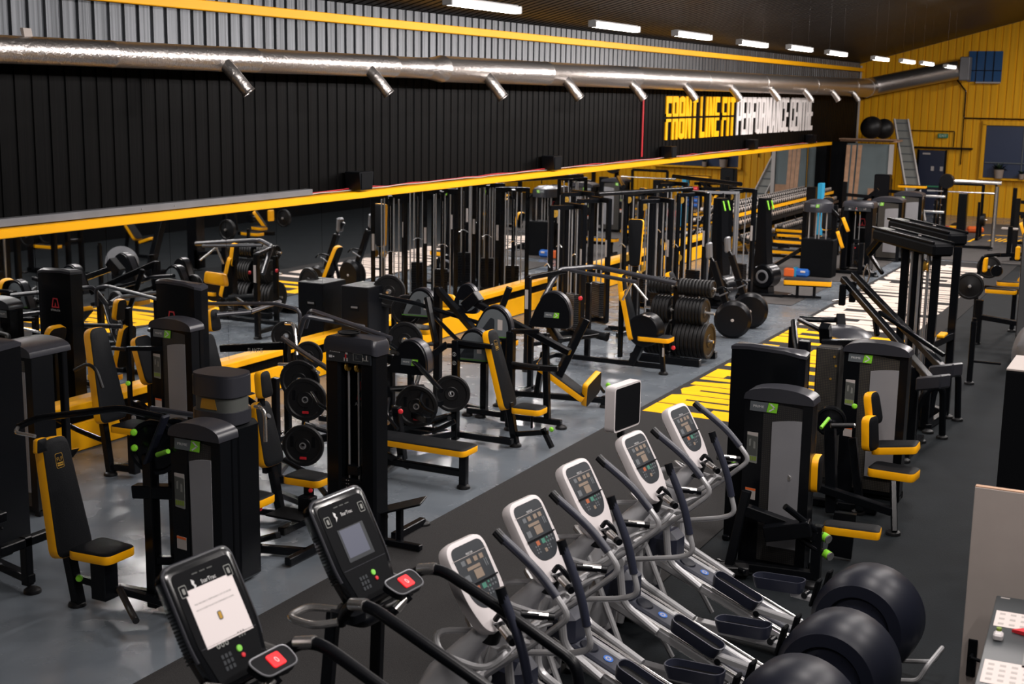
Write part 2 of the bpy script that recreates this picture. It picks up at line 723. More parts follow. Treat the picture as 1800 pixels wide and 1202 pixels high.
# windows, door on the yellow wall
mb = MB('window_blue')
mb.box((-5.2, YE - .03, 2.42), (3.45, .04, 1.9))
w = struct(mb.build('window_1'))
mb = MB('sheet_yellow')
mb.box((-5.2, YE - .07, 3.46), (3.75, .1, .17), .01)
mb.box((-5.2, YE - .11, 1.42), (3.75, .2, .07), .01)
mb.box((-7.0, YE - .07, 2.42), (.14, .1, 2.0), .01)
mb.mat('badge_grey')
for x in (-5.6, -4.6):
    mb.box((x, YE - .07, 2.42), (.03, .04, 1.86))
mb.box((-5.2, YE - .07, 2.02), (3.4, .04, .03))
mb.build('window_frame', w)
mb = MB('window_bright')
mb.box((-7.15, YE - .03, 5.5), (1.18, .04, 1.1))
w = struct(mb.build('window_2'))
mb = MB('steel_black')
for x in (-7.45, -7.15, -6.85):
    mb.box((x, YE - .06, 5.5), (.03, .03, 1.1))
mb.box((-7.15, YE - .06, 5.35), (1.18, .03, .03))
mb.mat('label_white')
mb.box((-7.0, YE - .1, 4.92), (.85, .15, .05))
mb.build('window_frame', w)
mb = MB('door_blue')
mb.box((-8.8, YE - .05, 1.2), (.95, .06, 2.4), .01)
d = struct(mb.build('door_1'))
mb = MB('steel_black')
mb.box((-8.4, YE - .10, 2.5), (2.1, .14, .06))
mb.box((-9.31, YE - .05, 1.2), (.06, .08, 2.44))
mb.box((-8.29, YE - .05, 1.2), (.06, .08, 2.44))
mb.build('door_frame', d)
mb = MB('exit_green')
mb.box((-8.8, YE - .11, 1.05), (.8, .05, .06))
mb.build('door_handle', d)
mb = MB('label_white')
for x in (-8.75, -8.42):
    mb.box((x, YE - .085, 1.72), (.11, .008, .17))
mb.box((-9.0, YE - .085, 2.27), (.28, .008, .06))
mb.build('door_notice', d)
# exit sign
mb = MB('exit_green')
mb.box((-8.45, YE - .08, 2.95), (.38, .05, .16), .01)
mb.text('EXIT', (-8.45, YE - .107, 2.905), X_, Z, .13, m='white_print')
one(mb, 'exit_sign', 'small green exit sign on the yellow wall above the dark blue door', 'exit sign', (-8.45, YE - .08, 2.95))
# conduit on the yellow wall
mb = MB('steel_black')
mb.tube([(-8.1, YE - .05, 5.0), (-7.75, YE - .05, 4.6), (-7.75, YE - .05, 3.62), (-4, YE - .05, 3.62)], .025, 6)
mb.tube([(-7.75, YE - .05, 3.6), (-7.75, YE - .05, 1.9)], .02, 6)
mb.tube([(-9.9, YE - .05, 3.12), (-8.05, YE - .05, 3.12), (-8.05, YE - .05, 2.55)], .018, 6)
one(mb, 'cable_conduit', 'thin dark conduit running across the yellow wall above the large window', 'conduit', (-7.75, YE - .05, 3.6))

# ------------------------------------------------------------------ lamps
LP = [(-6.98, 12.92), (-7.3, 17.34), (-7.14, 20.06), (-7.19, 23.38), (-6.95, 25.65), (-6.94, 28.52), (-6.85, 32.46),
      (-6.64, 34.66), (-6.5, 36.57), (-6.47, 40.03)]


def strip_light():
    t = thing('ceiling_light', '', 'ceiling light', (0, 0, 0), world=False, group='tube lights hanging in a row under the black roof')
    mb = MB('tube_body')
    mb.box((0, 0, .05), (.06, 1.56, .04), .01)
    mb.box((0, .79, .015), (.12, .03, .09), .008)
    mb.box((0, -.79, .015), (.12, .03, .09), .008)
    mb.build('housing', t)
    mb = MB('tube')
    mb.box((0, 0, 0), (.11, 1.53, .055), .02)
    mb.build('diffuser', t)
    mb = MB('steel_black')
    mb.cyl((0, .6, .07), (0, .6, 1.55), .0016, n=6)
    mb.build('hanging_wire', t)
    mb = MB('steel_black')
    mb.cyl((0, -.6, .07), (0, -.6, 1.55), .0016, n=6)
    mb.build('hanging_wire', t)
    return t


sl = strip_light()
for i, (x, y) in enumerate(LP):
    t = sl if i == 0 else copy_tree(sl)
    t.location = (x, y, 5.2)
    t['label'] = ['long lit tube light nearest the camera at the top edge of the picture',
                  'lit tube light, second nearest in the hanging row', 'lit tube light, third nearest in the hanging row',
                  'lit tube light, fourth nearest in the hanging row', 'lit tube light, fifth nearest in the hanging row',
                  'lit tube light, sixth nearest in the hanging row', 'lit tube light just right of the far corner post',
                  'lit tube light second right of the far corner post', 'lit tube light third right of the far corner post',
                  'last small lit tube light, before the far blue window'][i]
    area((x, y, 5.15), .12, 1.5, 42)
    area((x - .08, y, 5.17), .10, 1.5, 48, rot=(0, R(66), 0))
# unseen lamp rows added further right to brighten the wall and machines
for x, z in ((-1.6, 6.9), (2.2, 7.4)):
    for y in (1.5, 6.5, 11.5, 17, 23, 29, 36, 42, 47):
        if x > 0 and y > 30:
            continue
        area((x, y, z), .14, 1.6, 50 if y < 5 else 85 if y < 33 else 150)
        area((x - .1, y, z), .14, 1.6, 70 if y > 5 else 30, rot=(0, R(62), 0))

# ------------------------------------------------------------------ duct
mb = MB('foil')
segs = [(2, .14), (9.5, .145), (11.6, .15), (14.2, .16), (17.6, .163), (18.6, .165), (19.1, .212), (23, .22), (27.5, .235), (32, .25), (37, .265), (42.5, .285), (48, .315), (50.5, .34)]
DX, DZ = -11.1, 4.66
prof = []
for i, (y, r) in enumerate(segs):
    if i:
        prof.append((r, y - .03))
        prof.append((r * 1.03, y - .02))
        prof.append((r * 1.03, y + .02))
    prof.append((r, y + .03))
mb.lathe((DX, 0, DZ), (0, 1, 0), prof, 28)
mb.tube([(DX, 50.4, DZ), (DX, 51.25, DZ + .05), (-10.2, 51.35, DZ + .25), (-7.95, 51.35, DZ + .72)], .35, 24, bend=.5, steps=6)
d = one(mb, 'ventilation_duct', 'long silver foil ventilation duct running along the top of the black wall', 'duct', (DX, 2, DZ))
d['_w'] = [DX, 2, DZ]
mb = MB('zinc')
mb.box((-7.75, 51.4, 5.4), (.35, .6, .85), .03)
mb.mat('label_white')
mb.box((-7.6, 51.2, 5.4), (.04, .1, .8))
mb.build('fan_box', d)
for y in [13.5, 16.8, 20.4, 23.6, 26.95, 30.3, 33.8, 37.4, 41, 44.5, 47.4]:
    mb = MB('foil')
    s = 1 if y < 19 else 1.12
    p0 = Vector((DX + .10, y, DZ - .06))
    p1 = p0 + Vector((.12, .02, -.12)) * s
    p2 = p1 + Vector((.15, .10, -.23)) * s
    mb.tube([p0, p1, p2], .085 * s, 14, bend=.1)
    mb.lathe(p2, (p2 - p1), [(.088 * s, -.02), (.094 * s, -.01), (.094 * s, .01), (.078 * s, .012), (.07 * s, -.05)], 14)
    mb.build('nozzle', d)
mb = MB('pale_board')
p = WX(48, 70, DX + .02)
mb.obox(p + Vector((0, 0, .04)), (.03, .012, 0), (-.03, .14, .0), (0, -.03, .16))
one(mb, 'card_flap', 'small pale card sticking up from the duct near the left edge', 'card', p)

# ------------------------------------------------------------------ lettering
G = {  # block letters in a 1 x 1 cell: convex polygons
    'F': [((0, 0), (.34, 0), (.34, 1), (0, 1)), ((.34, .84), (1, .84), (1, 1), (.34, 1)), ((.34, .44), (.9, .44), (.9, .6), (.34, .6))],
    'R': [((0, 0), (.34, 0), (.34, 1), (0, 1)), ((.34, .86), (.9, .86), (.9, 1), (.34, 1)), ((.66, .5), (1, .5), (1, .93), (.9, 1), (.66, 1)),
          ((.34, .44), (.9, .44), (.9, .56), (.34, .56)), ((.62, 0), (1, 0), (.96, .46), (.6, .46))],
    'O': [((0, .05), (.34, 0), (.34, 1), (0, .95)), ((.66, 0), (1, .05), (1, .95), (.66, 1)), ((.3, 0), (.7, 0), (.7, .13), (.3, .13)), ((.3, .87), (.7, .87), (.7, 1), (.3, 1))],
    'N': [((0, 0), (.32, 0), (.32, 1), (0, 1)), ((.68, 0), (1, 0), (1, 1), (.68, 1)), ((.0, 1), (.34, 1), (1, 0), (.66, 0))],
    'T': [((.31, 0), (.69, 0), (.69, 1), (.31, 1)), ((0, .86), (1, .86), (1, 1), (0, 1))],
    'L': [((0, 0), (.36, 0), (.36, 1), (0, 1)), ((.36, 0), (1, 0), (1, .14), (.36, .14))],
    'I': [((.1, 0), (.9, 0), (.9, 1), (.1, 1))],
    'E': [((0, 0), (.36, 0), (.36, 1), (0, 1)), ((.36, .86), (1, .86), (1, 1), (.36, 1)), ((.36, .44), (.9, .44), (.9, .57), (.36, .57)), ((.36, 0), (1, 0), (1, .14), (.36, .14))],
    'P': [((0, 0), (.34, 0), (.34, 1), (0, 1)), ((.34, .87), (.9, .87), (.9, 1), (.34, 1)), ((.66, .42), (1, .42), (1, .93), (.9, 1), (.66, 1)), ((.34, .38), (.9, .38), (.9, .5), (.34, .5))],
    'M': [((0, 0), (.27, 0), (.27, 1), (0, 1)), ((.73, 0), (1, 0), (1, 1), (.73, 1)), ((.1, 1), (.35, 1), (.62, .2), (.38, .2)), ((.65, 1), (.9, 1), (.62, .2), (.38, .2))],
    'A': [((0, 0), (.3, 0), (.62, 1), (.36, 1)), ((.7, 0), (1, 0), (.64, 1), (.38, 1)), ((.2, .2), (.8, .2), (.76, .34), (.24, .34))],
    'C': [((0, .05), (.34, 0), (.34, 1), (0, .95)), ((.3, 0), (1, .03), (1, .13), (.3, .13)), ((.3, .87), (1, .87), (1, .97), (.3, 1)),
          ((.66, .03), (1, .05), (1, .32), (.66, .32)), ((.66, .68), (1, .68), (1, .95), (.66, 1))],
}
WD = {'I': .5, 'M': 1.35, ' ': .45, 'L': .85, 'E': .9, 'F': .9}


def clipv(poly, v, keep_above):
    out = []
    n = len(poly)
    for i in range(n):
        a, b = poly[i], poly[(i + 1) % n]
        ina = (a[1] >= v) == keep_above
        inb = (b[1] >= v) == keep_above
        if ina:
            out.append(a)
        if ina != inb:
            t = (v - a[1]) / (b[1] - a[1])
            out.append((a[0] + (b[0] - a[0]) * t, v))
    return out


def fat(x):
    if x < .34:
        return x * .43 / .34
    if x > .66:
        return .57 + (x - .66) * .43 / .34
    return .43 + (x - .34) * .14 / .32


def lettering(mb, s, o, u, v, length, height, th, split=False, gap=.16, parent=None, m=None):
    tot = sum(WD.get(c, 1) + (gap if c != ' ' else 0) for c in s) - gap
    k = length / tot
    x = 0
    for c in s:
        w = WD.get(c, 1)
        if c != ' ':
            polys = list(G[c])
            if split:
                q = []
                for p in polys:
                    for above, vv in ((True, .53), (False, .48)):
                        r = clipv(p, vv, above)
                        if len(r) > 2:
                            q.append(tuple(r))
                if c in 'FROE':
                    q += [((0, .53), (.95, .53), (.95, .60), (0, .60)), ((0, .41), (.95, .41), (.95, .48), (0, .48))]
                polys = q
            if parent:
                mb = MB(m)
            for j, p in enumerate(polys):
                mb.prism([((x + (fat(a) if (c in 'FROLEPCA' and not parent) else a) * w) * k, b * height) for a, b in p], o, u, v, 0, th + j * .0004)
            if parent:
                mb.build('letter', parent)
            x += w + gap
        else:
            x += w


t = thing('wall_lettering', 'tall yellow letters FRONT LINE FIT on the black wall', 'lettering', (XW, 31.1, 3.2))
lettering(None, 'FRONT LINE FIT', (XW + .002, 31.1, 3.2), Y_, Z, 5.5, 1.07, .03, split=True, parent=t, m='sign_yellow', gap=.11)
t = thing('wall_lettering', 'tall white letters PERFORMANCE CENTRE on the black wall', 'lettering', (XW, 36.8, 3.2))
lettering(None, 'PERFORMANCE CENTRE', (XW + .002, 36.8, 3.2), Y_, Z, 8.4, 1.07, .03, parent=t, m='sign_white', gap=.11)

# carpet runner with the same words painted on it
mb = MB('carpet')
mb.box((-5.2, 20.2, .004), (2.66, 33.4, .012))
mb.mat('paint_yellow')
lettering(mb, 'FRONT LINE FIT', (-4.3, 16.65, .0105), Y_, -X_, 7.7, 2.14, .001, split=False, gap=.07)
mb.mat('paint_white')
lettering(mb, 'PERFORMANCE CENTRE', (-4.3, 24.75, .0105), Y_, -X_, 11.3, 2.14, .001, gap=.07)
one(mb, 'carpet_runner', 'dark grey carpet runner painted with yellow FRONT LINE FIT and white PERFORMANCE CENTRE', 'carpet', (-5.2, 3.5, 0))
for (x0, x1, y0, y1), lb in (((-8.9, -7.2, 27.0, 30.5), 'dark rubber mat under the air trainers beside the aisle'),
                             ((-9.6, -6.9, 31.2, 38.5), 'large dark rubber mat in front of the dumbbell racks'),
                             ((-6.4, -3.2, 37.2, 49), 'wide dark rubber mat beyond the painted carpet')):
    mb = MB('rubber_mat')
    mb.box(((x0 + x1) / 2, (y0 + y1) / 2, .008), (x1 - x0, y1 - y0, .016), .004)
    one(mb, 'rubber_mat', lb, 'mat', ((x0 + x1) / 2, (y0 + y1) / 2, 0))

# ------------------------------------------------------------------ on the black wall
spk = None
for px, py, lb in ((633, 320, 'black wall speaker standing on the yellow rail, nearest one'), (971, 287, 'black wall speaker on the yellow rail, second from the left'),
                   (1177, 268, 'black wall speaker on the yellow rail left of the yellow lettering'), (1323, 246, 'small speaker on the yellow rail below the white lettering'),
                   (1427, 233, 'small speaker on the rail below the end of the white lettering')):
    p = WX(px, py, XW + .2)
    if spk is None:
        spk = thing('wall_speaker', '', 'speaker', (0, 0, 0), world=False, group='black speakers on the yellow rail')
        mb = MB('plastic_black')
        mb.prism(round_poly([(-.16, -.14), (.16, -.14), (.2, .14), (-.2, .14)], .02), (0, 0, .16), Y_, Z, -.15, .12)
        mb.build('cabinet', spk)
        mb = MB('matte_black')
        mb.box((.125, 0, .16), (.012, .3, .24), .004)
        mb.build('grille', spk)
        mb = MB('steel_black')
        mb.box((-.12, 0, .1), (.12, .06, .12))
        mb.build('bracket', spk)
        t = spk
    else:
        t = copy_tree(spk)
    t.location = (XW + .2, p.y, 2.76)
    t['label'] = lb
mb = MB('red')
mb.tube([(XW + .03, 29.55, 2.85), (XW + .03, 29.55, 4.28)], .022, 8)
mb.mat('white_plastic')
mb.lathe((XW + .03, 29.55, 4.28), Z, [(.0, .08), (.05, .06), (.06, 0), (.03, -.04)], 12)
one(mb, 'red_pipe', 'thin vertical red pipe with a white cap on the black wall', 'pipe', (XW + .03, 29.55, 2.76))
mb = MB('cable_red')
pts = []
pts2 = []
y = 15.9
while y < 46:
    pts.append((XW + .10 + random.uniform(-.02, .03), y, 2.775 + random.uniform(0, .03)))
    pts2.append((XW + .13 + random.uniform(-.02, .03), y, 2.77 + random.uniform(0, .02)))
    y += .45
mb.tube(pts, .012, 5, bend=.1, steps=2)
mb.mat('label_white')
mb.tube(pts2, .008, 5, bend=.1, steps=2)
one(mb, 'cable_bundle', 'loose red and white cables lying along the top of the yellow rail', 'cables', (XW + .1, 15.9, 2.76))

# ------------------------------------------------------------------ ellipticals
def elliptical():
    t = thing('elliptical_trainer', '', 'elliptical', (0, 0, 0), world=False, group='silver ellipticals in a row on the carpet edge')
    # leaning front column in silver plastic
    mb = MB('silver_plastic')
    secs = [(-.52, .02, .24, .20), (-.42, .35, .23, .19), (-.28, .80, .19, .155), (-.10, 1.12, .155, .13), (.06, 1.30, .12, .11), (.14, 1.40, .08, .08)]
    n = 16
    vs = []
    for x, z, a, b in secs:
        for i in range(n):
            th = 2 * math.pi * i / n
            vs.append((x + a * math.cos(th), b * math.sin(th), z + a * .35 * math.cos(th) * (1 if z > .1 else 0)))
    fs = [[k * n + i, k * n + (i + 1) % n, (k + 1) * n + (i + 1) % n, (k + 1) * n + i] for k in range(len(secs) - 1) for i in range(n)]
    fs.append([(len(secs) - 1) * n + i for i in range(n)])
    mb.add(vs, fs)
    mb.build('front_column', t)
    mb = MB('silver')
    mb.tube([(-.35, -.30, .03), (-.30, -.26, .35), (-.16, -.14, .9)], .035, 10)
    mb.tube([(-.35, .30, .03), (-.30, .26, .35), (-.16, .14, .9)], .035, 10)
    mb.bar((-.75, 0, .05), (1.75, 0, .05), .1, .07)
    mb.bar((-.6, -.33, .03), (-.6, .33, .03), .1, .06)
    mb.bar((1.3, -.33, .03), (1.3, .33, .03), .1, .06)
    for s in (-1, 1):
        mb.tube([(-.28, .2 * s, .9), (.02, .26 * s, .35), (.2, .3 * s, .04)], .022, 8, bend=.1)
    mb.build('base_frame', t)
    # sloping ramp with two rails and a navy cover
    for s in (-1, 1):
        mb = MB('silver')
        mb.bar((-.14, .13 * s, .575), (1.25, .13 * s, .085), .075, .085, .02)
        q = mb.build('ramp_rail', t)
        mb = MB('chrome')
        mb.bar((-.10, .165 * s, .615), (1.2, .165 * s, .155), .014, .014, .002)
        mb.build('running_track', q)
    mb = MB('navy')
    l = Vector((1.39, 0, -.49)).normalized()
    nn = Vector((.49, 0, 1.39)).normalized()
    c0 = Vector((-.1, 0, .58))
    mb.obox(c0 + l * .62, l * 1.25, (0, .175, 0), nn * .07, .015)
    mb.mat('navy_gloss')
    mb.lathe(c0 + l * .2 + nn * .03, nn, [(.0, .018), (.06, .015), (.075, .0)], 20)
    mb.mat('blue')
    mb.lathe(c0 + l * .36 + nn * .036, nn, [(.036, .0), (.036, .003), (.0, .003)], 20)
    mb.mat('label_white')
    mb.lathe(c0 + l * .36 + nn * .0395, nn, [(.012, .0), (.018, .0005), (.022, .0)], 16)
    mb.build('ramp_cover', t)
    # motor cover
    mb = MB('navy')
    mb.box((-.22, 0, .66), (.5, .26, .28), .06)
    mb.box((-.45, 0, .18), (.5, .4, .32), .07)
    mb.build('motor_cover', t)
    # console
    l = Vector((-.25, 0, .42)).normalized()
    nn = Vector((.42, 0, .25)).normalized()
    o = Vector((.19, 0, 1.40))
    mb = MB()
    w = Y_
    out = round_poly([(-.12, -.04), (.12, -.04), (.185, .16), (.185, .51), (-.185, .51), (-.185, .16)], .09, 6)
    k = len(out)

    def ring(f, dn):
        return [o + w * (a * f) + l * (.24 + (b - .24) * f) + nn * dn for a, b in out]
    mb.mat('white_plastic')
    vs = ring(.82, -.085) + ring(.97, -.06) + ring(1.0, -.02) + ring(.97, .004) + ring(.90, .008)
    mb.add(vs, [[a * k + i, a * k + (i + 1) % k, (a + 1) * k + (i + 1) % k, (a + 1) * k + i] for a in range(4) for i in range(k)] + [[4 * k + i for i in range(k)], list(range(k))[::-1]])
    cons = mb.build('console', t)
    mb = MB('dark_face')
    out2 = round_poly([(-.075, .105), (.075, .105), (.14, .18), (.152, .475), (-.152, .475), (-.14, .18)], .06, 5)
    mb.prism(out2, o, w, l, .0075, .011)
    zz = .0125

    def key(a, b, sa, sb, m):
        a, sa = a * 1.14, sa * 1.1
        mb.mat(m)
        mb.prism([(a - sa, b - sb), (a + sa, b - sb), (a + sa, b + sb), (a - sa, b + sb)], o, w, l, .011, zz)
    mb.mat('label_white')
    key(0, .408, .147, .0012, 'label_white')
    mb.text('PRECOR', o + l * .413 + nn * .0125, w, l, .017, m='white_print')
    for a in (-.075, -.028, .028, .075):
        key(a, .378, .016, .014, 'key_tan' if a > -.05 else 'key_grey')
    key(-.01, .338, .055, .009, 'key_tan')
    key(.01, .296, .034, .026, 'key_tan')
    key(-.085, .29, .02, .02, 'key_grey')
    for i, a in enumerate((.085, .1)):
        key(a, .335, .004, .022, 'key_grey')
    mb.mat('plastic_black')
    mb.prism([(-.146, .247), (.150, .247), (.150, .256), (-.146, .256)], o, w, l, .011, .022)
    key(-.045, .222, .016, .014, 'key_orange')
    key(.008, .222, .017, .015, 'key_green')
    for a in (.05, .075, .1):
        for b in (.232, .208):
            key(a * .95, b, .007, .006, 'key_grey' if a > .06 else 'key_green')
    for a in (-.085, -.062, .03, .055):
        for b in (.208, .188, .17):
            key(a * .9, b - .002, .006, .005, 'key_grey')
    key(.0, .165, .012, .012, 'key_tan')
    mb.build('console_face', cons)
    mb = MB('plastic_black')
    mb.tube([(.2, -.05, 1.44), (.235, -.055, 1.49), (.28, -.04, 1.44), (.28, .0, 1.38)], .017, 8)
    mb.cyl((.12, 0, 1.30), (.17, 0, 1.42), .07, .06, 14)
    mb.build('console_neck', t)
    # fixed loop and heart rate grips
    mb = MB('silver')
    mb.tube([(.02, 0, 1.32), (-.14, -.15, 1.33), (-.04, -.24, 1.25), (.24, -.22, 1.22), (.30, -.12, 1.27), (.3, 0, 1.31), (.3, .12, 1.27), (.24, .22, 1.22), (-.04, .24, 1.25), (-.14, .15, 1.33), (.02, 0, 1.32)], .019, 8, bend=.09)
    mb.build('fixed_handrail', t)
    for s in (-1, 1):
        mb = MB('silver')
        mb.tube([(.26, .1 * s, 1.29), (.34, .15 * s, 1.36), (.40, .22 * s, 1.38)], .014, 8)
        mb.mat('plastic_black')
        mb.cyl((.27, .10 * s, 1.44), (.42, .21 * s, 1.42), .024)
        mb.mat('chrome')
        mb.cyl((.30, .125 * s, 1.436), (.39, .19 * s, 1.424), .0255)
        mb.build('pulse_grip', t)
    # moving arms
    for s, P in ((1, [(-.02, 1.79), (.38, 1.5), (.47, 1.40), (.24, 1.19), (-.10, .90)]),
                 (-1, [(.40, 1.73), (.58, 1.27), (.62, 1.14), (.50, 1.08), (.02, .95)])):
        yy = .3 * s
        mb = MB('silver')
        mb.tube([(P[1][0], yy, P[1][1]), (P[2][0], yy, P[2][1]), (P[3][0], yy * .98, P[3][1]), (P[4][0], yy * .85, P[4][1])], .019, 10, bend=.07)
        mb.cyl((P[4][0], yy * .55, P[4][1]), (P[4][0], yy * 1.0, P[4][1]), .05)
        mb.tube([(P[4][0], yy * .9, P[4][1]), (P[4][0] + .02, yy * .8, .62), (.3 if s < 0 else .42, yy * .62, .44)], .028, 10, bend=.08)
        arm = mb.build('moving_arm', t)
        mb = MB('navy')
        a, b = Vector((P[0][0], yy, P[0][1])), Vector((P[1][0], yy, P[1][1]))
        mb.tube([a, a * .4 + b * .6 + Vector((.02, 0, .02)), b], .0265, 12, bend=.2)
        d = (b - a).normalized()
        mb.mat('plastic_black')
        mb.cyl(a - d * .02, a + d * .06, .029)
        mb.build('hand_grip', arm)
    # pedals: navy trays with raised rims
    for s, (px, pz, pit) in ((-1, (.60, .47, -21)), (1, (.83, .50, 4))):
        yy = .145 * s
        l = dirv(0, pit)
        nn = Vector((-l.z, 0, l.x))
        outp = round_poly([(-.21, -.075), (.21, -.075), (.21, .075), (-.21, .075)], .07, 5)
        k = len(outp)
        c = Vector((px, yy, pz))

        def rg(f, g, h):
            return [c + l * (a * f) + Y_ * (b * g) + nn * h for a, b in outp]
        mb = MB('navy')
        vs = rg(.93, .85, -.06) + rg(1, 1, .0) + rg(1.02, 1.04, .035) + rg(.975, .92, .035) + rg(.95, .86, -.012)
        mb.add(vs, [[q * k + i, q * k + (i + 1) % k, (q + 1) * k + (i + 1) % k, (q + 1) * k + i] for q in range(4) for i in range(k)] + [list(range(k))[::-1]])
        mb.mat('rubber')
        mb.add(rg(.95, .86, -.012), [list(range(k))])
        mb.build('foot_pedal', t)
        mb = MB('silver')
        mb.bar(c + l * .1 - nn * .075, (1.42, yy * 1.15, .40 if s > 0 else .30), .06, .05)
        mb.mat('steel_black')
        mb.cyl(c + l * .22 - nn * .07 - Y_ * .04, c + l * .22 - nn * .07 + Y_ * .04, .025)
        mb.build('pedal_link', t)
    # rear drive housing: thick navy drum
    mb = MB('navy_gloss')
    cx, cz = 1.60, .425
    prof = [(.0, -.215), (.225, -.215), (.235, -.235), (.245, -.262), (.33, -.25), (.338, -.236), (.385, -.17), (.395, 0), (.385, .17), (.338, .236), (.33, .25), (.245, .262), (.235, .235), (.225, .215), (0, .215)]
    mb.lathe((cx, 0, cz), Y_, prof, 40)
    hs = mb.build('drive_housing', t)
    for s in (-1, 1):
        mb = MB('matte_black')
        mb.obox((cx - .375, .12 * s, cz + .16), (.03, 0, .0), (0, .09, 0), (.05, 0, .22), .01)
        mb.build('link_slot', hs)
    for s in (-1, 1):
        mb = MB('navy')
        mb.lathe((cx, .216 * s, cz), Y_ * s, [(.222, 0), (.215, .006), (0, .01)], 32)
        for q in range(6):
            a = q * math.pi / 3
            mb.cyl((cx + .18 * math.cos(a), .22 * s, cz + .18 * math.sin(a)), (cx + .18 * math.cos(a), .232 * s, cz + .18 * math.sin(a)), .006, n=6)
        mb.build('side_cover', hs)
    mb = MB('silver')
    mb.tube([(1.75, -.2, .05), (2.06, -.2, .12), (2.12, -.2, .26), (2.12, .2, .26), (2.06, .2, .12), (1.75, .2, .05)], .018, 8)
    mb.build('rear_handle', t)
    return t


EP = [(-3.35, 6.12), (-3.39, 6.95), (-3.47, 7.87), (-3.42, 8.78), (-3.44, 9.78)]
ELL = ['silver elliptical nearest the camera, partly behind the black treadmill rail', 'silver elliptical second nearest the camera',
       'silver elliptical in the middle of the row of five', 'silver elliptical with a small white television above its console',
       'farthest silver elliptical, beside the yellow floor letters']
e0 = elliptical()
es = []
for i, (x, y) in enumerate(EP):
    t = e0 if i == 0 else copy_tree(e0)
    t.location = (x, y, .022)
    t.rotation_euler = (0, 0, R(-6))
    t['label'] = ELL[i]
    es.append(t)
# television on the fourth console
x, y = EP[3]
t = thing('console_television', 'small white television with a black screen mounted over the fourth elliptical', 'television', (x - .1, y + .02, 1.86), -8, world=False)
mb = MB('white_plastic')
mb.prism(round_poly([(-.19, .02), (.19, .02), (.19, .36), (-.19, .36)], .035, 4), (-.03, 0, 0), Y_, Z, -.05, .03)
mb.build('casing', t)
mb = MB('matte_black')
mb.prism(round_poly([(-.175, .035), (.175, .035), (.175, .345), (-.175, .345)], .02, 3), (-.03, 0, 0), Y_, Z, .03, .034)
mb.build('screen', t)
mb = MB('plastic_black')
mb.bar((-.05, 0, -.06), (-.05, 0, .08), .06, .03)
mb.build('bracket', t)


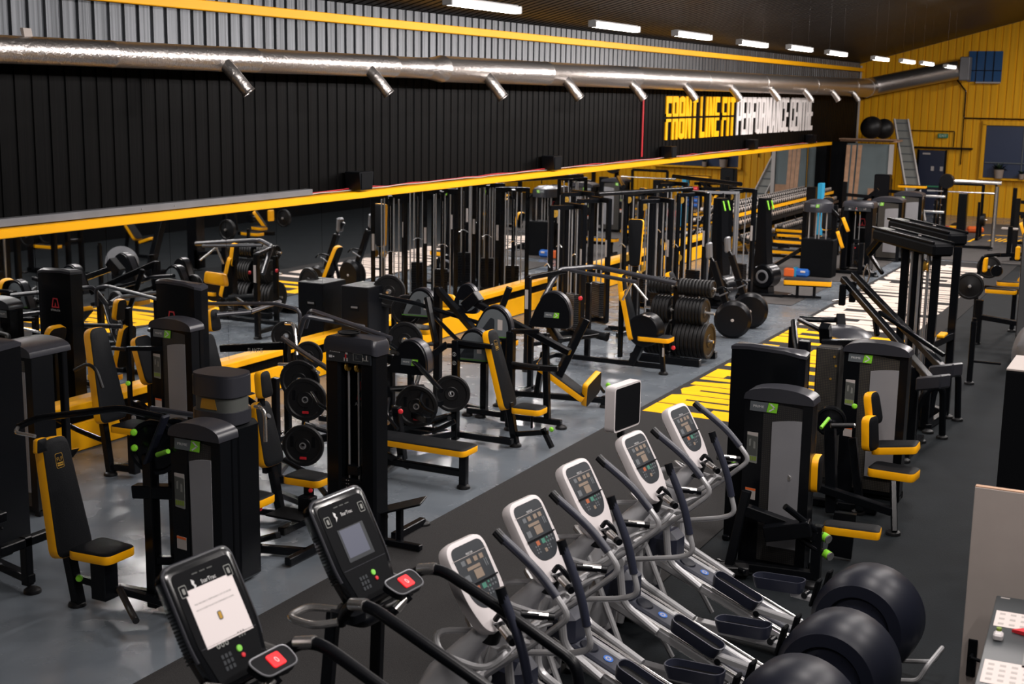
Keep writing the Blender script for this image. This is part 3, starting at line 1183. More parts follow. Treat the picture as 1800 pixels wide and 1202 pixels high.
# ------------------------------------------------------------------ treadmills
def treadmill(loc, rz, label, showing):
    t = thing('treadmill', label, 'treadmill', loc, rz, world=False, group=None)
    l = Vector((-.34, 0, .62)).normalized()
    nn = Vector((.62, 0, .34)).normalized()
    o = Vector((.11, 0, .99))
    w = Y_
    mb = MB('gloss_black')
    out = round_poly([(-.22, -.07), (.22, -.07), (.275, .22), (.275, .71), (-.275, .71), (-.275, .22)], .075, 6)
    k = len(out)

    def ring(f, dn):
        return [o + w * (a * f) + l * (.35 + (b - .35) * f) + nn * dn for a, b in out]
    vs = ring(.86, -.13) + ring(.96, -.10) + ring(1.0, -.03) + ring(.985, .0) + ring(.94, .006)
    mb.add(vs, [[a * k + i, a * k + (i + 1) % k, (a + 1) * k + (i + 1) % k, (a + 1) * k + i] for a in range(4) for i in range(k)] + [[4 * k + i for i in range(k)], list(range(k))[::-1]])
    for i in range(16):
        mb.obox(o - w * .272 + l * (.16 + i * .022) - nn * .055, w * .012, l * .009, nn * .07, .002)
        mb.obox(o + w * .272 + l * (.16 + i * .022) - nn * .055, w * .012, l * .009, nn * .07, .002)
    cons = mb.build('console', t)
    # glossy edge
    mb = MB('cap_black')
    pts = [o + w * (a * 1.0) + l * (.35 + (b - .35) * 1.0) - nn * .012 for a, b in out if b > .1]
    i0 = 0
    mb.tube(pts, .012, 8, bend=.01, steps=1)
    mb.build('console_rim', cons)
    mb = MB('matte_black')
    face = round_poly([(-.18, -.03), (.18, -.03), (.235, .22), (.235, .66), (-.235, .66), (-.235, .22)], .04, 4)
    mb.prism(face, o, w, l, .006, .010)

    def rect(a, b, sa, sb, m, h0=.010, h1=.0125, r=.004):
        mb.mat(m)
        mb.prism(round_poly([(a - sa, b - sb), (a + sa, b - sb), (a + sa, b + sb), (a - sa, b + sb)], r, 3), o, w, l, h0, h1)
    rect(0, .205, .225, .002, 'cap_black')
    for a, b in ((-.185, .55), (.185, .565)):
        rect(a, b, .028, .036, 'placard', r=.01)
        rect(a, b, .023, .031, 'matte_black', .0125, .0135, r=.008)
        rect(a, b, .010, .017, 'placard', .0135, .0145, r=.006)
    for q in range(3):
        rect(-.06 + q * .06, .625, .022, .003, 'placard_dark')
    if showing:
        rect(0.01, .37, .19, .175, 'screen_white', r=.002)
        mb.text('THIS MACHINE IS TEMPORARILY OUT OF ORDER', o + l * .45 + nn * .0128, w, l, .0135, m='placard_dark')
        mb.text('WE APOLOGISE FOR ANY INCONVENIENCE CAUSED', o + l * .415 + nn * .0128, w, l, .0128, m='placard_dark')
        rect(0, .345, .017, .027, 'placard_dark', .0125, .0135, r=.012)
        rect(0, .345, .011, .020, 'gold', .0135, .0145)
        for q in range(3):
            mb.mat('placard')
            mb.lathe(o + w * (-.10 + q * .034) + l * .185 + nn * .0125, nn, [(.007, 0), (.013, .001), (.014, 0)], 14)
        for q in range(3):
            for r2 in range(2):
                rect(.075 + q * .022, .185 + r2 * .024, .006, .006, 'placard_dark')
    else:
        rect(0, .36, .135, .115, 'dark_face', r=.004)
        rect(-.008, .37, .11, .098, 'screen_grey', .0125, .0135, r=.002)
    mb.mat('white_print')
    mb.text('StarTrac', o + w * .02 + l * .555 + nn * .0128, w, l, .035, m='white_print')
    mb.prism([(-.105, .60), (-.085, .585), (-.092, .57), (-.08, .555), (-.105, .53), (-.097, .555), (-.108, .572)], o, w, l, .010, .0128)
    for a, b, r_, m in ((.04, .125, .021, 'green_glow'), (.05, .08, .015, 'red')):
        mb.mat(m)
        mb.lathe(o + w * a + l * b + nn * .010, nn, [(r_, 0), (r_ * .9, .006), (0, .007)], 16)
    for q in range(3):
        for r2 in range(3):
            rect(-.10 + q * .03, .05 + r2 * .035, .01, .012, 'dark_face')
    mb.build('console_face', cons)
    # red stop pad on its stalk
    mb = MB('plastic_black')
    c = Vector((.30, .06, 1.06))
    n2 = Vector((.45, 0, .9)).normalized()
    l2 = Vector((-.9, 0, .45)).normalized()
    op = round_poly([(-.14, -.078), (.14, -.078), (.165, .078), (-.165, .078)], .06, 5)
    mb.prism(op, c, Y_, l2, -.03, .02)
    mb.mat('zinc')
    mb.tube([c + Y_ * a * 1.0 + l2 * b * 1.0 + n2 * .02 for a, b in op + op[:1]], .006, 6, bend=.005, steps=1)
    mb.mat('red_glow')
    mb.prism(round_poly([(-.042, -.045), (.062, -.045), (.070, .05), (-.034, .05)], .016), c, Y_, l2, .02, .027)
    mb.text('0', c + n2 * .0285 + Y_ * .014 - l2 * .02, Y_, l2, .058, m='white_print')
    mb.build('stop_button', t)
    mb = MB('plastic_black')
    mb.tube([(.36, .04, 1.0), (.30, -.08, .90), (.15, -.02, .86)], .03, 10)
    mb.mat('chrome')
    mb.cyl((.345, .02, .985), (.315, -.055, .925), .033)
    mb.mat('plastic_black')
    mb.box((.02, 0, .86), (.26, .42, .13), .05)
    mb.tube([(.05, -.28, .9), (.16, -.2, .86), (.16, .2, .86), (.05, .28, .9)], .05, 12)
    mb.build('centre_support', t)
    # hand rails
    for s in (-1, 1):
        mb = MB('plastic_black')
        mb.tube([(.05, .3 * s, .86), (.18, .37 * s, 1.04), (.36, .40 * s, 1.08), (.85, .40 * s, .90), (1.45, .38 * s, .66), (1.62, .34 * s, -.35)], .040, 12, bend=.10)
        h = mb.build('side_rail', t)
        mb = MB('chrome')
        mb.tube([(.0, .27 * s, .93), (-.20, .34 * s, .93), (-.24, .50 * s, .90), (-.02, .50 * s, .89), (.12, .42 * s, .92)], .026, 10, bend=.07)
        mb.build('front_grip', h)
        mb = MB('chrome')
        mb.cyl((.20, .375 * s, 1.045), (.33, .395 * s, 1.075), .043)
        mb.build('pulse_sensor', h)
        mb = MB('plastic_black')
        mb.prism(round_poly([(-.10, -.07), (.10, -.07), (.12, .07), (-.12, .07)], .04), (.08, .27 * s, .93), X_, Y_, -.05, .01)
        mb.build('cup_holder', t)
    for s in (-1, 1):
        mb = MB('plastic_black')
        mb.bar((-.05, .25 * s, .9), (-.15, .31 * s, -.4), .09, .06)
        mb.build('upright', t)
    zb = -.57
    mb = MB('plastic_black')
    mb.box((-.25, 0, zb + .18), (.55, .72, .28), .06)
    mb.build('motor_hood', t)
    mb = MB('rubber')
    mb.box((.95, 0, zb + .19), (1.7, .48, .03))
    mb.mat('cap_black')
    for s in (-1, 1):
        mb.box((.9, .29 * s, zb + .17), (1.9, .10, .09), .02)
    mb.mat('steel_black')
    mb.box((.9, 0, zb + .07), (1.9, .5, .135), .02)
    mb.build('running_deck', t)
    return t


KT = .78
for yy, lb, sh in ((5.68, 'black treadmill in the bottom left foreground with a white notice on its screen', True),
                   (7.10, 'black treadmill beside the ellipticals with a blank grey-blue screen', False)):
    tm = treadmill((-4.72 * KT, yy * KT, H * (1 - KT)), -4, lb, sh)
    tm.scale = (KT, KT, KT)
mb = MB('matte_black')
mb.box((-3.1, 4.81, .24), (2.6, 1.9, .47), .01)
mb.mat('rubber')
mb.box((-3.1, 4.81, .485), (2.58, 1.88, .024))
one(mb, 'raised_platform', 'low black platform carrying the two treadmills', 'platform', (-3.1, 4.9, 0))

# ------------------------------------------------------------------ bottom right: door leaf, counter, locker
t = thing('door_leaf', 'pale plain door leaf standing open at the right edge with a black lever handle', 'door', (-.98, 8.1, 0))
mb = MB('pale_board')
mb.box((-.50, 8.12, 1.01), (.96, .045, 2.0), .003)
mb.mat('wood')
mb.box((-.50, 8.12, 2.013), (.956, .04, .006))
mb.build('panel', t)
mb = MB('matte_black')
mb.box((-.915, 8.09, .93), (.055, .012, .24), .003)
mb.cyl((-.915, 8.09, .95), (-.915, 8.035, .95), .011)
mb.cyl((-.915, 8.04, .95), (-.80, 8.04, .93), .011)
mb.build('lever_handle', t)
t = thing('tall_counter', 'dark grey topped counter in the bottom right corner with papers on it', 'counter', (-.5, 7.0, 0))
zt = 1.45
c1, c2 = W(1752, 1046, zt), W(1713, 1202, zt)
dd = (c2 - c1).normalized()
nx = Vector((-dd.y, dd.x, 0))
if nx.x < 0:
    nx = -nx
mb = MB('desk_grey')
L_ = 1.9
mb.obox(c1 + dd * L_ / 2 + nx * .35 - Z * .012, dd * L_, nx * .7, Z * .024, .004)
mb.mat('label_white')
mb.obox(c1 + dd * .03 + nx * .05 + Z * .001, dd * .015, nx * .05, Z * .002)
mb.build('worktop', t)
mb = MB('matte_black')
mb.obox(c1 + dd * L_ / 2 + nx * .35 - Z * (.012 + (zt - .024) / 2), dd * (L_ - .06), nx * .64, Z * (zt - .024))
mb.build('body', t)


def paper(a, b, sa, sb, rows, label, nm='paper_sheet', m='paper', cat='paper'):
    c = c1 + dd * a + nx * b + Z * .0015
    mb = MB(m)
    mb.obox(c, dd * sa, nx * sb, Z * .002)
    mb.mat('label_white')
    for i in range(rows):
        for j in range(5):
            mb.obox(c + dd * (-sa * .32 + sa * .64 * i / max(1, rows - 1)) + nx * (-sb * .38 + sb * .76 * j / 4) + Z * .0013, dd * (.35 * sa / rows), nx * sb * .1, Z * .0006)
    one(mb, nm, label, cat, c)


paper(.37, .17, .24, .30, 3, 'printed sheet with rows of small pictures at the far end of the grey counter')
paper(1.13, .17, .30, .30, 4, 'white printed sheet at the bottom edge of the grey counter')
paper(.86, .30, .30, .2, 6, 'grey keypad-like sheet lying beside the red pouch', m='placard')
c = c1 + dd * .68 + nx * .06
mb = MB('white_plastic')
mb.obox(c + Z * .02, dd * .07, nx * .05, Z * .04, .01)
mb.mat('placard_green')
mb.cyl(c + Z * .04 - dd * .03, c + Z * .055 - dd * .03, .014)
one(mb, 'small_bottle', 'tiny white and green bottle lying on the grey counter', 'bottle', c)
c = c1 + dd * .55 + nx * .30
mb = MB('red')
a0, b0 = -dd * .14 + nx * .12, dd * .13 + nx * .16
tip = -nx * .18
mb.add([c + tip + Z * .004, c + b0 + Z * .004, c + nx * .2 + dd * .25 + Z * .004, c + a0 + Z * .004, c + tip + Z * .02, c + b0 + Z * .05, c + nx * .2 + dd * .25 + Z * .04, c + a0 + Z * .06],
       [(0, 3, 2, 1), (4, 5, 6, 7), (0, 1, 5, 4), (1, 2, 6, 5), (2, 3, 7, 6), (3, 0, 4, 7)])
one(mb, 'folded_cloth', 'bright red folded cloth lying on the grey counter at the right edge', 'cloth', c)
t = thing('storage_locker', 'tall black locker at the right edge behind the pale door leaf', 'locker', (-.85, 12.2, 0))
mb = MB('matte_black')
mb.box((-.85, 12.3, 1.0), (.84, .7, 1.99), .01)
mb.build('carcass', t)
mb = MB('pale_board')  # black locker's top made pale: the light on it is in the colour
mb.box((-.85, 12.3, 2.005), (.84, .7, .02), .004)
mb.build('lit_top_panel', t)

# ------------------------------------------------------------------ gym machine parts
def foot(t, x, y, r=.075):
    mb = MB('rubber')
    mb.lathe((x, y, 0.0), Z, [(r, 0), (r * 1.02, .012), (r * .95, .03), (r * .55, .05), (0, .05)], 16)
    mb.build('rubber_foot', t)


def frame(t, bars, feet=(), w=.075, m='steel_black', name='frame'):
    sg = [(vec(b[0]), vec(b[1]), b[2] if len(b) > 2 else w) for b in bars]
    grp = list(range(len(sg)))
    for i in range(len(sg)):
        for j in range(i):
            lim = (sg[i][2] + sg[j][2]) / 2
            pts = [sg[j][0].lerp(sg[j][1], q / 24) for q in range(25)]
            near = min(min((sg[i][0].lerp(sg[i][1], r_ / 24) - p).length for p in pts) for r_ in range(25))
            if near < lim + .02 and grp[i] != grp[j]:
                a_, b_ = grp[i], grp[j]
                grp = [b_ if g == a_ else g for g in grp]
    for g in sorted(set(grp)):
        mb = MB(m)
        for i, (p, q, ww) in enumerate(sg):
            if grp[i] == g:
                mb.bar(p, q, ww)
        f = mb.build(name, t)
    for x, y in feet:
        foot(t, x, y)
    return f


def seat(t, c, yaw=0, L=.40, Wd=.34, Wf=None, pitch=0, name='seat', th=.075, r=.07):
    l = dirv(yaw, pitch)
    s_ = Vector((-math.sin(R(yaw)), math.cos(R(yaw)), 0))
    n = l.cross(s_)
    if n.z < 0:
        n = -n
    mb = MB()
    mb.pad(vec(c) - l * L / 2, n, l, L, Wd, Wf or Wd * .85, th, r)
    return mb.build(name, t)


def back(t, base, yaw=0, L=.85, w0=.34, w1=.24, lean=14, th=.085, r=.09, name='back_pad', logo=False):
    n = dirv(yaw, lean)
    l = Vector((-math.cos(R(yaw)) * math.sin(R(lean)), -math.sin(R(yaw)) * math.sin(R(lean)), math.cos(R(lean))))
    mb = MB()
    mb.pad(base, n, l, L, w0, w1, th, r)
    w = l.cross(n).normalized() * -1
    if logo:
        b = vec(base)
        w = Vector((-math.sin(R(yaw)), math.cos(R(yaw)), 0))
        c = b + l * (L - .2) + n * .0112
        for hw, hh, m_, z_ in ((.042, .062, 'gold', .0), (.038, .058, 'matte_black', .0006)):
            mb.mat(m_)
            mb.flat(round_poly([(-hw, -hh), (hw, -hh), (hw * .95, hh), (-hw * .95, hh)], .015), c + n * z_, w, l)
        mb.text('FLF', c + n * .0014 - l * .002, w, l, .045, m='gold')
        for q in range(2):
            mb.flat([(-.03, -.045 + q * .018), (.03, -.045 + q * .018), (.03, -.032 + q * .018), (-.03, -.032 + q * .018)], c + n * .0014, w, l)
    return mb.build(name, t)


def head(t, c, yaw=0, w=.17, h=.26, lean=8, w1=None):
    return back(t, vec(c) - Z * h / 2, yaw, h, w, w1 or w * .8, lean, .085, .06, name='head_pad')


def arm(t, pts, r=.022, m='steel_black', name='lever_arm', grip=None, bend=.08):
    mb = MB(m)
    mb.tube(pts, r, 10, bend=bend)
    a = mb.build(name, t)
    if grip:
        mb = MB(grip[2] if len(grip) > 2 else 'rubber')
        mb.cyl(grip[0], grip[1], r * 1.35)
        mb.mat('chrome')
        d = (vec(grip[1]) - vec(grip[0])).normalized()
        mb.cyl(vec(grip[1]), vec(grip[1]) + d * .015, r * 1.3)
        mb.build('grip', a)
    return a


def knob(t, p, m='lime', r=.028):
    mb = MB(m)
    mb.lathe(p, (.5, -.8, .1), [(r * .6, -.02), (r, -.01), (r, .012), (r * .7, .022), (0, .024)], 14)
    mb.build('adjuster_knob', t)


def wheel(t, c, ax=(0, 1, 0), r=.17, th=.03, name='cam_wheel', m='steel_black'):
    mb = MB(m)
    mb.lathe(c, ax, [(.03, -th), (r * .8, -th * .6), (r * .86, -th), (r, -th * .9), (r, th * .9), (r * .86, th), (r * .8, th * .6), (.03, th), (0, th * 1.2)], 26)
    mb.mat('rod_steel')
    mb.lathe(c, ax, [(.028, -th * 1.6), (.03, th * 1.6), (0, th * 1.7)], 12)
    return mb.build(name, t)


def roller(t, a, b, r=.055, m='vinyl_black', name='foam_roller', ring=True):
    mb = MB(m)
    mb.cyl(a, b, r, n=18)
    if ring:
        mb.mat('vinyl_yellow')
        d = (vec(b) - vec(a)).normalized()
        mb.lathe(b, d, [(r * 1.01, -.012), (r * 1.01, .004), (r * .72, .006)], 18)
    return mb.build(name, t)


def plate_disc(c, ax, r=.22, th=.035, label='', group=None, n=1, tri=False):
    """one weight plate as a thing of its own"""
    mb = MB('rubber')
    c = vec(c)
    ax = vec(ax).normalized()
    mb.lathe(c, ax, [(.03, -th * .3), (r * .35, -th * .45), (r * .38, -th * .28), (r * .78, -th * .28), (r * .84, -th * .5), (r * .97, -th * .5), (r, -th * .35), (r, th * .35), (r * .97, th * .5),
                     (r * .84, th * .5), (r * .78, th * .28), (r * .38, th * .28), (r * .35, th * .45), (.03, th * .3)], 28)
    mb.mat('rod_steel')
    mb.lathe(c, ax, [(.026, -th * .46), (.038, -th * .47), (.038, th * .47), (.026, th * .46)], 14)
    if tri:
        b = ax.cross(Z).normalized()
        for s in (-1, 1):
            mb.mat('red')
            mb.obox(c + ax * s * th * .3 - Z * r * .6, b * .075, Z * .03, ax * .008, .003)
            mb.mat('matte_black')
            for q in (-1, 1):
                mb.obox(c + ax * s * th * .29 + b * q * r * .52 + Z * r * .2, b * .04, Z * .12, ax * .006, .003)
    return one(mb, 'weight_plate', label, 'weight plate', c, group)


def badge(t, c, u, v, n, size=.2, rev=False):
    """grey and lime maker badge, as on the photograph"""
    u, v, n, c = vec(u).normalized(), vec(v).normalized(), vec(n).normalized(), vec(c)
    h = size * .17
    mb = MB('badge_grey')
    mb.prism([(-size / 2, -h), (size * .09, -h), (size * .16, h), (-size / 2 + .005, h)], c, u, v, 0, .004)
    mb.mat('lime')
    mb.prism([(size * .10, -h), (size * .46, -h), (size * .5, h), (size * .17, h)], c, u, v, 0, .004)
    mb.mat('white_print')
    mb.prism([(size * .2, h * .75), (size * .27, h * .8), (size * .42, h * .0), (size * .37, -h * .1)], c, u, v, .004, .005)
    mb.prism([(size * .37, h * .1), (size * .42, h * .0), (size * .21, -h * .85), (size * .17, -h * .7)], c, u, v, .004, .005)
    mb.text('PRIME', c - u * size * .19 - v * size * .035 + n * .0045, u, v, size * .12, m='white_print', sx=1.25)
    mb.build('badge', t)


def prime_tower(t, x, y, rz=0, h=1.72, w=.60, d=.20, blank=False):
    """black selectorised weight tower: arched cap, badge, placard, grey side panel"""
    a = R(rz)
    u = Vector((math.cos(a), math.sin(a), 0))
    nf = Vector((math.sin(a), -math.cos(a), 0))
    c = Vector((x, y, 0))
    hb = h - .10
    arch = [(-w / 2, .06), (w / 2, .06)] + [(w / 2 * math.cos(math.pi * q / 12) ** 1 if 0 < q < 12 else w / 2 * (1 if q == 0 else -1), hb + (.10) * math.sin(math.pi * q / 12) ** .8 - .02) for q in range(13)]
    mb = MB('steel_black')
    mb.prism(arch, c, u, Z, -.02, d / 2)
    mb.mat('perf')
    mb.prism([(-w / 2 + .03, .1), (w / 2 - .09, .1), (w / 2 - .09, hb - .08), (-w / 2 + .03, hb - .02)], c, u, Z, d / 2, d / 2 + .004)
    mb.mat('steel_black')
    mb.prism([(-w / 2, .06), (-w / 2 + .17, .06), (-w / 2 + .17, hb - .02), (-w / 2, hb - .02)], c, u, Z, d / 2, d / 2 + .012)
    mb.prism([(w / 2 - .09, .06), (w / 2, .06), (w / 2, hb - .02), (w / 2 - .09, hb - .02)], c, u, Z, d / 2, d / 2 + .012)
    sh = mb.build('shroud', t)
    mb = MB('cap_black')
    arch2 = [(w / 2 * 1.03, hb - .035)] + [(w / 2 * 1.03 * math.cos(math.pi * q / 12), hb + .105 * math.sin(math.pi * q / 12) ** .8 - .015) for q in range(13)] + [(-w / 2 * 1.03, hb - .035)]
    mb.prism(arch2, c, u, Z, -d / 2 - .01, d / 2 + .03)
    mb.build('cap', t)
    mb = MB('steel_black')
    for s in (-1, 1):
        mb.bar(c + u * (w / 2 - .04) * s - nf * d * .38, c + u * (w / 2 - .04) * s - nf * d * .38 + Z * (hb - .03), .07)
    mb.bar(c - u * w / 2 - nf * d * .38 + Z * .04, c + u * w / 2 - nf * d * .38 + Z * .04, .08)
    mb.bar(c - u * (w / 2 - .04) + nf * d * .5 + Z * .04, c - u * (w / 2 - .04) - nf * d * .6 + Z * .04, .08)
    mb.bar(c + u * (w / 2 - .04) + nf * d * .5 + Z * .04, c + u * (w / 2 - .04) - nf * d * .6 + Z * .04, .08)
    mb.build('base_frame', t)
    mb = MB('matte_black')
    for q in range(14):
        mb.obox(c - nf * d * .22 + Z * (.14 + q * .032), u * .3, nf * .11, Z * .028, .003)
    mb.build('weight_stack', t)
    for s in (-1, 1):
        mb = MB('rod_steel')
        mb.cyl(c + u * .1 * s - nf * d * .22 + Z * .1, c + u * .1 * s - nf * d * .22 + Z * (hb - .05), .012)
        mb.build('guide_rod', t)
    mb = MB('grey_panel')
    mb.prism([(-.045, .25), (w / 2 - .09, .25), (w / 2 - .09, hb - .19)] + [(w / 2 - .09 - .245 * q / 4 * (w / .56), hb - .19 - .035 * (q / 4) ** 2) for q in range(1, 5)], c, u, Z, d / 2 + .004, d / 2 + .018)
    mb.build('side_panel', t)
    if blank:
        return sh
    f = c + nf * (d / 2 + .0125)
    badge(sh, f - u * (w / 2 - .175) + Z * (hb - .095), u, Z, nf, .26)
    g = f - u * (w / 2 - .085)
    mb = MB('placard')
    mb.prism(round_poly([(-.05, -.14), (.05, -.15), (.05, .14), (-.05, .14)], .008, 2), g + Z * (hb - .48), u, Z, 0, .004)
    mb.mat('label_white')
    mb.prism([(-.05, .115), (.05, .105), (.05, .14), (-.05, .14)], g + Z * (hb - .48), u, Z, .004, .005)
    mb.mat('placard_dark')
    mb.prism([(-.048, -.075), (.048, -.08), (.048, .10), (-.048, .11)], g + Z * (hb - .48), u, Z, .004, .005)
    mb.mat('placard')
    mb.prism([(-.03, .01), (-.015, .01), (-.012, .08), (-.03, .07)], g + Z * (hb - .48), u, Z, .005, .0055)
    mb.prism([(.01, -.01), (.03, -.01), (.028, .05), (.012, .06)], g + Z * (hb - .48), u, Z, .005, .0055)
    mb.mat('placard_green')
    for q in range(4):
        mb.prism([(-.045 + q * .023, -.125), (-.027 + q * .023, -.125), (-.027 + q * .023, -.085), (-.045 + q * .023, -.085)], g + Z * (hb - .48), u, Z, .004, .005)
    mb.build('placard', sh)
    mb = MB('label_white')
    mb.prism([(-.045, -.05), (.05, -.055), (.05, .05), (-.045, .055)], g + Z * (hb - .92), u, Z, 0, .003)
    mb.mat('orange')
    mb.prism([(-.045, .035), (.05, .03), (.05, .05), (-.045, .055)], g + Z * (hb - .92), u, Z, .003, .004)
    mb.build('warning_label', sh)
    return sh


def a_logo(mb, c, u, size=.14):
    """red outlined A over small white letters"""
    mb.mat('red_print')
    s = size
    mb.add([], [])
    o = [(-.5, 0), (.5, 0), (.30, .95), (-.30, .95)]
    i = [(-.36, .12), (.36, .12), (.2, .83), (-.2, .83)]
    k = 4
    for q in range(4):
        mb.prism([(o[q][0] * s, o[q][1] * s), (o[(q + 1) % k][0] * s, o[(q + 1) % k][1] * s), (i[(q + 1) % k][0] * s, i[(q + 1) % k][1] * s), (i[q][0] * s, i[q][1] * s)], c, u, Z, 0, .003)
    mb.prism([(-.11 * s, .12 * s), (.11 * s, .12 * s), (.02 * s, .5 * s), (-.02 * s, .5 * s)], c, u, Z, 0, .003)
    n = vec(u).cross(Z).normalized()
    mb.text('ATLANTIS', vec(c) - Z * s * .32 + n * .0035, u, Z, s * .27, m='white_print')


def atlantis_tower(t, x, y, rz=0, h=2.05, w=.60, d=.36, logo_z=.50, logo_x=-.06, logo=True):
    """tall closed black weight tower with curved top"""
    a = R(rz)
    u = Vector((math.cos(a), math.sin(a), 0))
    c = Vector((x, y, 0))
    v = Vector((-math.sin(a), math.cos(a), 0))
    plan = [(-w / 2, -d / 2 + .02), (-w / 4, -d / 2), (w / 4, -d / 2 + .005), (w / 2 - .05, -d / 2 + .035), (w / 2, -d / 2 + .1), (w / 2, d / 2), (-w / 2, d / 2)]
    mb = MB('steel_black')
    vs = [c + u * a_ + v * b_ + Z * .03 for a_, b_ in plan]
    tz = [h - .02, h - .005, h - .02, h - .05, h - .07, h - .05, h - .03]
    vs += [c + u * a_ + v * b_ + Z * (z_ - .03) for (a_, b_), z_ in zip(plan, tz)]
    k = len(plan)
    mb.add(vs, [[i, (i + 1) % k, k + (i + 1) % k, k + i] for i in range(k)] + [[k + i for i in range(k)]])
    sh = mb.build('shroud', t)
    mb = MB('cap_black')
    vs = [c + u * a_ * 1.02 + v * b_ * 1.02 + Z * (z_ - .045) for (a_, b_), z_ in zip(plan, tz)] + [c + u * a_ * 1.02 + v * b_ * 1.02 + Z * (z_ - .015) for (a_, b_), z_ in zip(plan, tz)] + [c + u * a_ * .9 + v * b_ * .85 + Z * (z_ + .01) for (a_, b_), z_ in zip(plan, tz)]
    mb.add(vs, [[r_ * k + i, r_ * k + (i + 1) % k, (r_ + 1) * k + (i + 1) % k, (r_ + 1) * k + i] for r_ in range(2) for i in range(k)] + [[2 * k + i for i in range(k)]])
    mb.build('cap', t)
    if logo:
        for sgn in (-1, 1):
            mb = MB()
            a_logo(mb, c + u * logo_x + (-v * (d / 2 + .001) if sgn < 0 else v * (d / 2 + .001)) + Z * (h - logo_z), u * -sgn, .13)
            mb.build('logo', sh)
    mb = MB('steel_black')
    mb.bar(c - u * w * .45 - v * d * .6 + Z * .03, c - u * w * .45 + v * d * .6 + Z * .03, .07, .05)
    mb.bar(c + u * w * .45 - v * d * .6 + Z * .03, c + u * w * .45 + v * d * .6 + Z * .03, .07, .05)
    mb.build('base_frame', t)
    return sh


